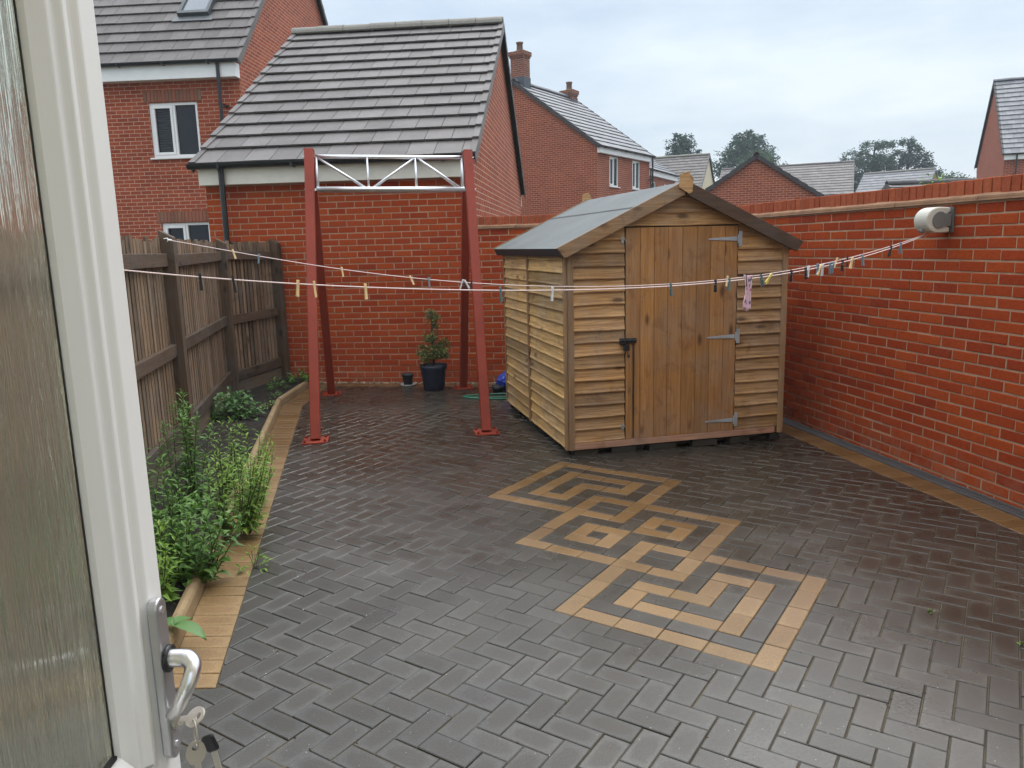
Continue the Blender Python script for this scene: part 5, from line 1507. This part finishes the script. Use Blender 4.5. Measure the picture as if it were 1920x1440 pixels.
stem_plant('leafy_plant', 'front most green plant beside the upper end of the door handle', 'plant', -1.72, 3.32, 18, .36, .14, .095, .030, 'leafbright', TG, dens=80)
stem_plant('leafy_plant', 'thin yellow green plant with loose stems standing before the fence post', 'plant', -1.98, 5.10, 9, .46, .13, .090, .022, 'leafbright', TG, dens=60)
# low round leaved plant
def mound(name, label, cat, x, y, r, h, n, L, W, mat, base=.06, group=None):
    t = thing(name, label, cat, G3(x, y, base), 0, group); lm, sm = MB(), MB()
    for _ in range(n):
        d = rdir(.0, 1); q = Vector((d.x * r, d.y * r, d.z * h)) * random.uniform(.45, 1.05)
        leafquad(lm, q, Vector((d.x, d.y, .25)) + rdir() * .4, Vector((0, 0, 1)) + rdir() * .5, L * random.uniform(.6, 1.2), W * random.uniform(.7, 1.2), random.uniform(.1, .4))
        if random.random() < .25: sm.tube([(q.x * .1, q.y * .1, -.02), q * .6 + Vector((0, 0, .01)), q], .002, 4)
    sm.build('stem', M['stem'], t); lm.build('foliage', M[mat], t); return t
mound('round_leaved_plant', 'rounded soft green low plant in front of the second fence post', 'plant', -2.70, 7.30, .25, .26, 300, .065, .046, 'leafblue')
WG = 'small weeds and seedlings in the bed soil'
for (x, y, s, m, lab) in ((-2.50, 7.75, .9, 'leafbright', 'small bright seedling in the soil behind the rounded plant, near the edging'),
        (-2.40, 6.60, 1.1, 'leafbright', 'small bright weed halfway along the bed close to the edging'),
        (-2.22, 6.00, 1.0, 'leafmid', 'small weed with narrow leaves near the edging, in front of the halfway one'),
        (-2.62, 8.30, .9, 'leafmid', 'little dark seedling in the soil at the narrow far part of the bed'),
        (-2.10, 5.55, 1.2, 'leafbright', 'small spreading weed in the soil behind the leaning bushy plant'),
        (-2.35, 5.65, .8, 'leafblue', 'tiny grey green weed on the bare soil in the middle of the bed'),
        (-2.72, 8.75, 1.5, 'leafmid', 'leafy weed tucked into the far end of the bed at the last post'),
        (-2.58, 9.25, 2.0, 'leafmid', 'tallest far weed against the garage wall behind the left steel leg')):
    mound('weed', lab, 'weed', x, y, .07 * s, .07 * s, int(26 * s), .055 * s, .019 * s, m, .06, WG)
mound('weed', 'small weed sprouting from the joint between buff border and grey paving', 'weed', -1.375, 3.80, .075, .11, 36, .045, .014, 'leafbright', .0, 'weeds in the paving joints')
mound('weed', 'tiny yellow green weed in a paving joint, right of the buff key pattern', 'weed', 1.86, 3.22, .014, .012, 10, .014, .007, 'leafbright', .0, 'weeds in the paving joints')
mound('weed', 'tiny weed in a paving joint nearest the right edge of the picture', 'weed', 2.08, 2.92, .016, .012, 12, .014, .007, 'leafbright', .0, 'weeds in the paving joints')
mound('weed', 'soft green sprig poking over the top of the right brick wall coping', 'weed', 5.2, 9.6, .20, .55, 120, .09, .04, 'leafbright', 1.9)
t = thing('broad_leaf_plant', 'single broad smooth green leaf beside the top of the door handle plate', 'plant', G3(-1.44, 2.98, .06))
mb = MB(); 
for (a, L) in ((-.35, .17), (1.2, .11), (2.6, .12)):
    d = Vector((math.cos(a), math.sin(a), .35)); s = Vector((-math.sin(a), math.cos(a), 0)); prev = None
    for k in range(9):
        f = k / 8; w = .034 * math.sin(math.pi * min(1, f * .93 + .07)) ** .8; c = d * (L * f) + Vector((0, 0, .05 - .10 * f * f * L / .17)); b = len(mb.v); mb.v += [c - s * w + Vector((0, 0, .008)), c, c + s * w + Vector((0, 0, .008))]
        if prev is not None:
            for q in (0, 1): mb.quadface((prev + q, b + q, b + q + 1, prev + q + 1), 0, [(0, 0)] * 4, .62)
        prev = b
mb.build('leaf', M['leafblue'], t, smooth=True)

# moss, grit and leaf crumbs caught in the joints near the house
mb = MB()
for _ in range(1500):
    i, j = random.randint(-22, 22), random.randint(-34, 14)
    k = (i - j) % 4
    # a point on a real joint of the herringbone (never inside a block)
    f = random.random() * (2 if k in (0,) else 1)
    if k == 0: u, v = i + f, j + .0
    elif k == 3: u, v = i + .0, j + 2 * random.random()
    else: continue
    if any((u0 - .5 < u < u0 + 10.5 and v0 - .5 < v < v0 + 10.5) for u0, v0 in ((0, 0), (-6, 6), (-12, 12))): continue
    x, y = uv2xy(u, v)
    if not (.9 < y < 4.6) or HP_L1[0] * x + HP_L1[1] * y + HP_L1[2] < .02 or HP_R[0] * x + HP_R[1] * y + HP_R[2] < .02 or x < -1.1: continue
    if mnoise.noise(Vector((x * 1.7, y * 1.7, 3))) < -.05: continue
    for _k in range(random.randint(1, 4)):
        r = random.uniform(.0018, .0050); c = Vector((x + random.gauss(0, .006), y + random.gauss(0, .006), 0)); c.z = gz(c.x, c.y) - .0005
        b = len(mb.v); rn = random.random()
        for dx, dy, dz in ((1, 0, 0), (-1, 0, 0), (0, 1, 0), (0, -1, 0), (0, 0, .7)): mb.v.append(c + Vector((dx * r * random.uniform(.6, 1.5), dy * r * random.uniform(.6, 1.5), dz * r)))
        for q in ((0, 2, 4), (2, 1, 4), (1, 3, 4), (3, 0, 4)): mb.quadface([b + w_ for w_ in q], 0, None, rn)
def crumb():
    t = NT('moss_and_grit'); t.set(Base_Color=t.ramp(t.rnd(), [(0, (.022, .016, .011)), (.45, (.060, .042, .022)), (.7, (.085, .085, .024)), (1, (.16, .12, .06))]), Roughness=.95); return t.m
tag(mb.build('joint_crumbs', crumb()), 'moss and grit crumbs caught in the paving joints near the house', 'moss', kind='stuff')

# ------------------------------------------------------------------ trees beyond the roofs
def tree(name, label, x, y, blobs, trunk_h, n, size, mat, group='trees beyond the houses'):
    t = thing(name, label, 'tree', (x, y, -.32), 0, group); fo, tr = MB(), MB()
    top = max(b[2] for b in blobs)
    spine = smoothpath([(0, 0, 0), (.15, 0, top * .35), (-.1, 0, top * .7), (0, 0, top)], 5); tr.tube(spine, [.42 * (1 - .85 * i / (len(spine) - 1)) for i in range(len(spine))], 8)
    vol = sum(b[3] * b[4] for b in blobs)
    for (bx, by, bz, rx, rz) in blobs:
        a0 = Vector((0, 0, max(.5, bz - rz * 1.2))); tr.tube([a0, (a0 + Vector((bx, by, bz))) / 2 + Vector((0, 0, .15)), (bx, by, bz)], [.14, .09, .04], 5)
        tone = random.uniform(-.25, .25); m = int(n * rx * rz / vol)
        # each mass is many small sprays
        sub = max(4, int(m / 16))
        for _ in range(sub):
            d = rdir(-.75, 1); rr = random.uniform(.35, 1.0) ** .5; c = Vector((bx + d.x * rx * rr, by + d.y * rx * rr, bz + d.z * rz * rr)); k = random.uniform(.28, .6) * min(1, rx)
            for _ in range(16):
                q = c + rdir() * k * random.uniform(.2, 1) * Vector((1, 1, .6)).length / 1.5
                leafquad(fo, q, rdir(-.4, .7), rdir(), size * random.uniform(.6, 1.3), size * .55, .2, 0, min(1, max(0, .5 + tone + random.uniform(-.35, .35) + d.z * .12)))
    tr.build('trunk', M['bark'], t, smooth=True); fo.build('crown', M[mat], t); return t
def dome(levels, n):
    """boughs filling a dome: levels are (height, half width)"""
    out = []
    for (z, wd) in levels:
        m = max(2, int(n * wd))
        for k in range(m):
            a = 6.283 * k / m + random.uniform(-.3, .3); q = wd * random.uniform(.45, .80)
            out.append((q * math.cos(a), q * math.sin(a), z + random.uniform(-.25, .25), max(.45, wd * random.uniform(.30, .44)), random.uniform(.38, .62)))
        out.append((0, 0, z, max(.4, wd * .5), .5))
    return out
tree('conifer_tree', 'dark rounded conifer rising behind the cream gable roof', 17.6, 80, dome([(7.5, 2.6), (8.6, 2.5), (9.5, 2.2), (10.4, 1.85), (11.2, 1.5), (11.9, .95)], 4.5), 0, 11000, .24, 'treedark')
tree('conifer_tree', 'larger dark conifer with a broad dome behind the dark verged brick gable', 24.2, 80, dome([(7.5, 3.5), (8.6, 3.4), (9.6, 3.05), (10.5, 2.6), (11.3, 2.0), (12.1, 1.2)], 4), 0, 15000, .25, 'treedark')
tree('green_tree', 'lighter green spreading tree in front of the larger dark conifer', 23.3, 74, [(0, 0, 8.6, 1.7, 1.3), (-1.5, 0, 7.6, 1.3, .9), (1.6, 0, 7.9, 1.6, 1.0), (3.0, .5, 7.3, 1.2, .8), (-2.3, 0, 6.9, .9, .6), (.4, -.5, 7.0, 2.0, 1.0), (4.1, 0, 7.0, .9, .6)], 0, 6500, .25, 'treegreen')
tree('cedar_tree', 'flat topped dark cedar with layered boughs, left of the cedar pair', 38.0, 82, [(0, 0, 11.0, 1.5, .35), (1.2, .3, 11.1, 1.1, .30), (-1.6, 0, 10.3, 1.2, .30), (-2.6, 0, 9.6, 1.0, .35), (.3, 0, 9.5, 2.0, .7), (-1.3, 0, 8.9, 1.8, .8), (1.3, .2, 8.8, 1.5, .7), (-2.7, 0, 8.1, 1.2, .4), (0, 0, 7.8, 2.4, .8), (-2.9, 0, 7.2, .9, .5), (0, 0, 6.6, 3.0, .9)], 0, 11000, .24, 'treecedar')
tree('cedar_tree', 'dark cedar with upswept ragged boughs, right of the cedar pair', 41.6, 82, [(-.3, 0, 11.2, .8, .4), (.5, 0, 10.6, .8, .35), (-.9, 0, 10.1, .9, .4), (.9, 0, 9.7, 1.2, .5), (-.2, 0, 9.3, 1.1, .5), (1.6, 0, 8.9, 1.0, .4), (-.9, 0, 8.2, .8, .35), (1.9, 0, 8.1, 1.4, .5), (2.8, 0, 7.9, .7, .25), (.5, 0, 7.6, 1.5, .6), (1.5, 0, 6.8, 1.7, .7), (-1.0, 0, 6.8, 1.4, .8)], 0, 8500, .24, 'treecedar')
tree('round_bush_tree', 'low rounded green tree right of the cedars beyond the coping', 44.0, 78, [(0, 0, 6.9, 1.3, .7), (-1.2, 0, 6.5, 1.0, .7), (1.2, 0, 6.6, 1.0, .6), (2.2, 0, 6.0, .9, .6), (0, 0, 5.8, 2.2, .9), (-2.0, 0, 5.7, .9, .6)], 0, 5200, .24, 'treegreen')

# ------------------------------------------------------------------ unseen wall behind the camera, added to hang the door and shade the yard
hw = thing('rendered_house', 'unseen house wall added to shade the yard, in which the open glazed door hangs', 'house', (0, -.12, 0))
mb = MB()
for (a, b, c, d) in ((-4.5, -.50, -.35, 5.1), (.52, 5.5, -.35, 5.1), (-.50, .52, 2.20, 5.1)):
    mb.box(((a + b) / 2, -.16, (c + d) / 2), (b - a, .30, d - c), None, 0, .5, grain=False)
mb.build('wall', M['render'], hw)  # pale finish is invented, picked so bounced light stays neutral
mb = MB()
for (a, b, c, d) in ((-.498, -.44, -.02, 2.198), (.46, .518, -.02, 2.198), (-.439, .459, 2.145, 2.198)): mb.box(((a + b) / 2, -.16, (c + d) / 2), (b - a, .10, d - c), None, 0, .5)
mb.build('door_frame', M['upvc'], hw)
mb = MB(); mb.box((0.01, -.18, .02), (.895, .22, .06), None, 0, .5); mb.build('threshold', M['galv'], hw)

# ------------------------------------------------------------------ light, sky, camera
SUN_EL, SUN_AZ = 52, 28          # degrees; azimuth from +y towards +x
w = bpy.data.worlds.new('World'); scene.world = w; w.use_nodes = True
nt = w.node_tree; nt.nodes.clear()
def wn(t, **k):
    n = nt.nodes.new('ShaderNode' + t)
    for a, b in k.items(): setattr(n, a, b)
    return n
out = wn('OutputWorld'); bg = wn('Background'); lk = nt.links.new
sky = wn('TexSky'); sky.sky_type = 'NISHITA'; sky.sun_disc = False; sky.sun_elevation = R(SUN_EL); sky.sun_rotation = R(SUN_AZ); sky.air_density = 1.6; sky.dust_density = 3
tc = wn('TexCoord'); sx_ = wn('SeparateXYZ'); lk(tc.outputs['Generated'], sx_.inputs[0])
# overcast luminance: brighter overhead
el = wn('MapRange'); lk(sx_.outputs['Z'], el.inputs[0]); el.inputs[1].default_value = 0.0; el.inputs[2].default_value = 1.0; el.inputs[3].default_value = 7.4; el.inputs[4].default_value = 7.4
grad = wn('ValToRGB'); lk(sx_.outputs['Z'], grad.inputs[0]); cr = grad.color_ramp
for p, c in ((0.0, (.66, .745, .80)), (.10, (.65, .735, .80)), (.28, (.62, .715, .81)), (.50, (.80, .90, 1.0))):
    e = cr.elements.new(p) if p not in (0.0,) else cr.elements[0]; e.position = p; e.color = (*c, 1)
cr.elements[-1].position = 1.0; cr.elements[-1].color = (1, 1, 1, 1)
mp = wn('Mapping'); lk(tc.outputs['Generated'], mp.inputs[0]); mp.inputs['Scale'].default_value = (1.6, 1.6, 5.5); mp.inputs['Location'].default_value = (.35, .2, .1)
nz = wn('TexNoise'); lk(mp.outputs[0], nz.inputs[0]); nz.inputs['Scale'].default_value = 1.7; nz.inputs['Detail'].default_value = 6; nz.inputs['Roughness'].default_value = .52
cl = wn('ValToRGB'); lk(nz.outputs[0], cl.inputs[0]); cl.color_ramp.elements[0].position = .36; cl.color_ramp.elements[0].color = (.84, .87, .92, 1); cl.color_ramp.elements[1].position = .60; cl.color_ramp.elements[1].color = (1.14, 1.10, 1.06, 1)
mul = wn('Mix', data_type='RGBA', blend_type='MULTIPLY'); mul.inputs[0].default_value = 1; lk(grad.outputs[0], mul.inputs[6]); lk(cl.outputs[0], mul.inputs[7])
# strength towards the zenith
zs = wn('ValToRGB'); lk(sx_.outputs['Z'], zs.inputs[0]); zs.color_ramp.elements[0].position = .42; zs.color_ramp.elements[0].color = (.40, .40, .40, 1); zs.color_ramp.elements[1].position = 1.0; zs.color_ramp.elements[1].color = (1, 1, 1, 1)
zm = wn('Mix', data_type='RGBA', blend_type='MULTIPLY'); zm.inputs[0].default_value = 1; lk(mul.outputs[2], zm.inputs[6]); lk(zs.outputs[0], zm.inputs[7])
sc2 = wn('Mix', data_type='RGBA', blend_type='MULTIPLY'); sc2.inputs[0].default_value = 1; lk(zm.outputs[2], sc2.inputs[6]); sc2.inputs[7].default_value = (25, 25.5, 26, 1)
mx = wn('Mix', data_type='RGBA'); mx.inputs[0].default_value = .93; lk(sky.outputs[0], mx.inputs[6]); lk(sc2.outputs[2], mx.inputs[7])
lk(mx.outputs[2], bg.inputs[0]); bg.inputs[1].default_value = .10; lk(bg.outputs[0], out.inputs[0])

sd_ = bpy.data.lights.new('sun', 'SUN'); sd_.energy = 1.2; sd_.angle = R(35); sd_.color = (1.0, .97, .93)
so = bpy.data.objects.new('sun', sd_); COL.objects.link(so)
dv = Vector((math.sin(R(SUN_AZ)) * math.cos(R(SUN_EL)), math.cos(R(SUN_AZ)) * math.cos(R(SUN_EL)), math.sin(R(SUN_EL))))
so.rotation_euler = dv.to_track_quat('Z', 'Y').to_euler()

cd = bpy.data.cameras.new('camera'); cam = bpy.data.objects.new('camera', cd); COL.objects.link(cam); scene.camera = cam
cd.sensor_width = 36; cd.lens = 27.0; cd.clip_start = .02; cd.clip_end = 900
PG, RG = R(10.25), R(-1.50)
f = Vector((0, math.cos(PG), -math.sin(PG))); u = Vector((0, math.sin(PG), math.cos(PG))); r = Vector((1, 0, 0))
rr_, uu = r * math.cos(RG) + u * math.sin(RG), -r * math.sin(RG) + u * math.cos(RG)
cam.matrix_world = Matrix(((rr_.x, uu.x, -f.x, 0), (rr_.y, uu.y, -f.y, 0), (rr_.z, uu.z, -f.z, 1.643), (0, 0, 0, 1)))

scene.view_settings.view_transform = 'Standard'; scene.view_settings.look = 'None'
scene.view_settings.exposure = 0.28; scene.view_settings.gamma = 1
scene.render.engine = 'CYCLES'
scene.cycles.max_bounces = 8; scene.cycles.transparent_max_bounces = 12

# ------------------------------------------------------------------ thin damp air: far things fade a little towards blue grey
hz = MB(); hz.box((0, 130, 6.4), (532, 392, 15.6), None, 0, .5)
def haze():
    m = bpy.data.materials.new('thin_damp_air'); m.use_nodes = True; t = m.node_tree; t.nodes.clear()
    o = t.nodes.new('ShaderNodeOutputMaterial'); v = t.nodes.new('ShaderNodeVolumePrincipled')
    v.inputs['Color'].default_value = (.86, .93, 1.0, 1); v.inputs['Density'].default_value = .0012
    t.links.new(v.outputs[0], o.inputs['Volume']); return m
tag(hz.build('haze', haze()), kind='stuff')
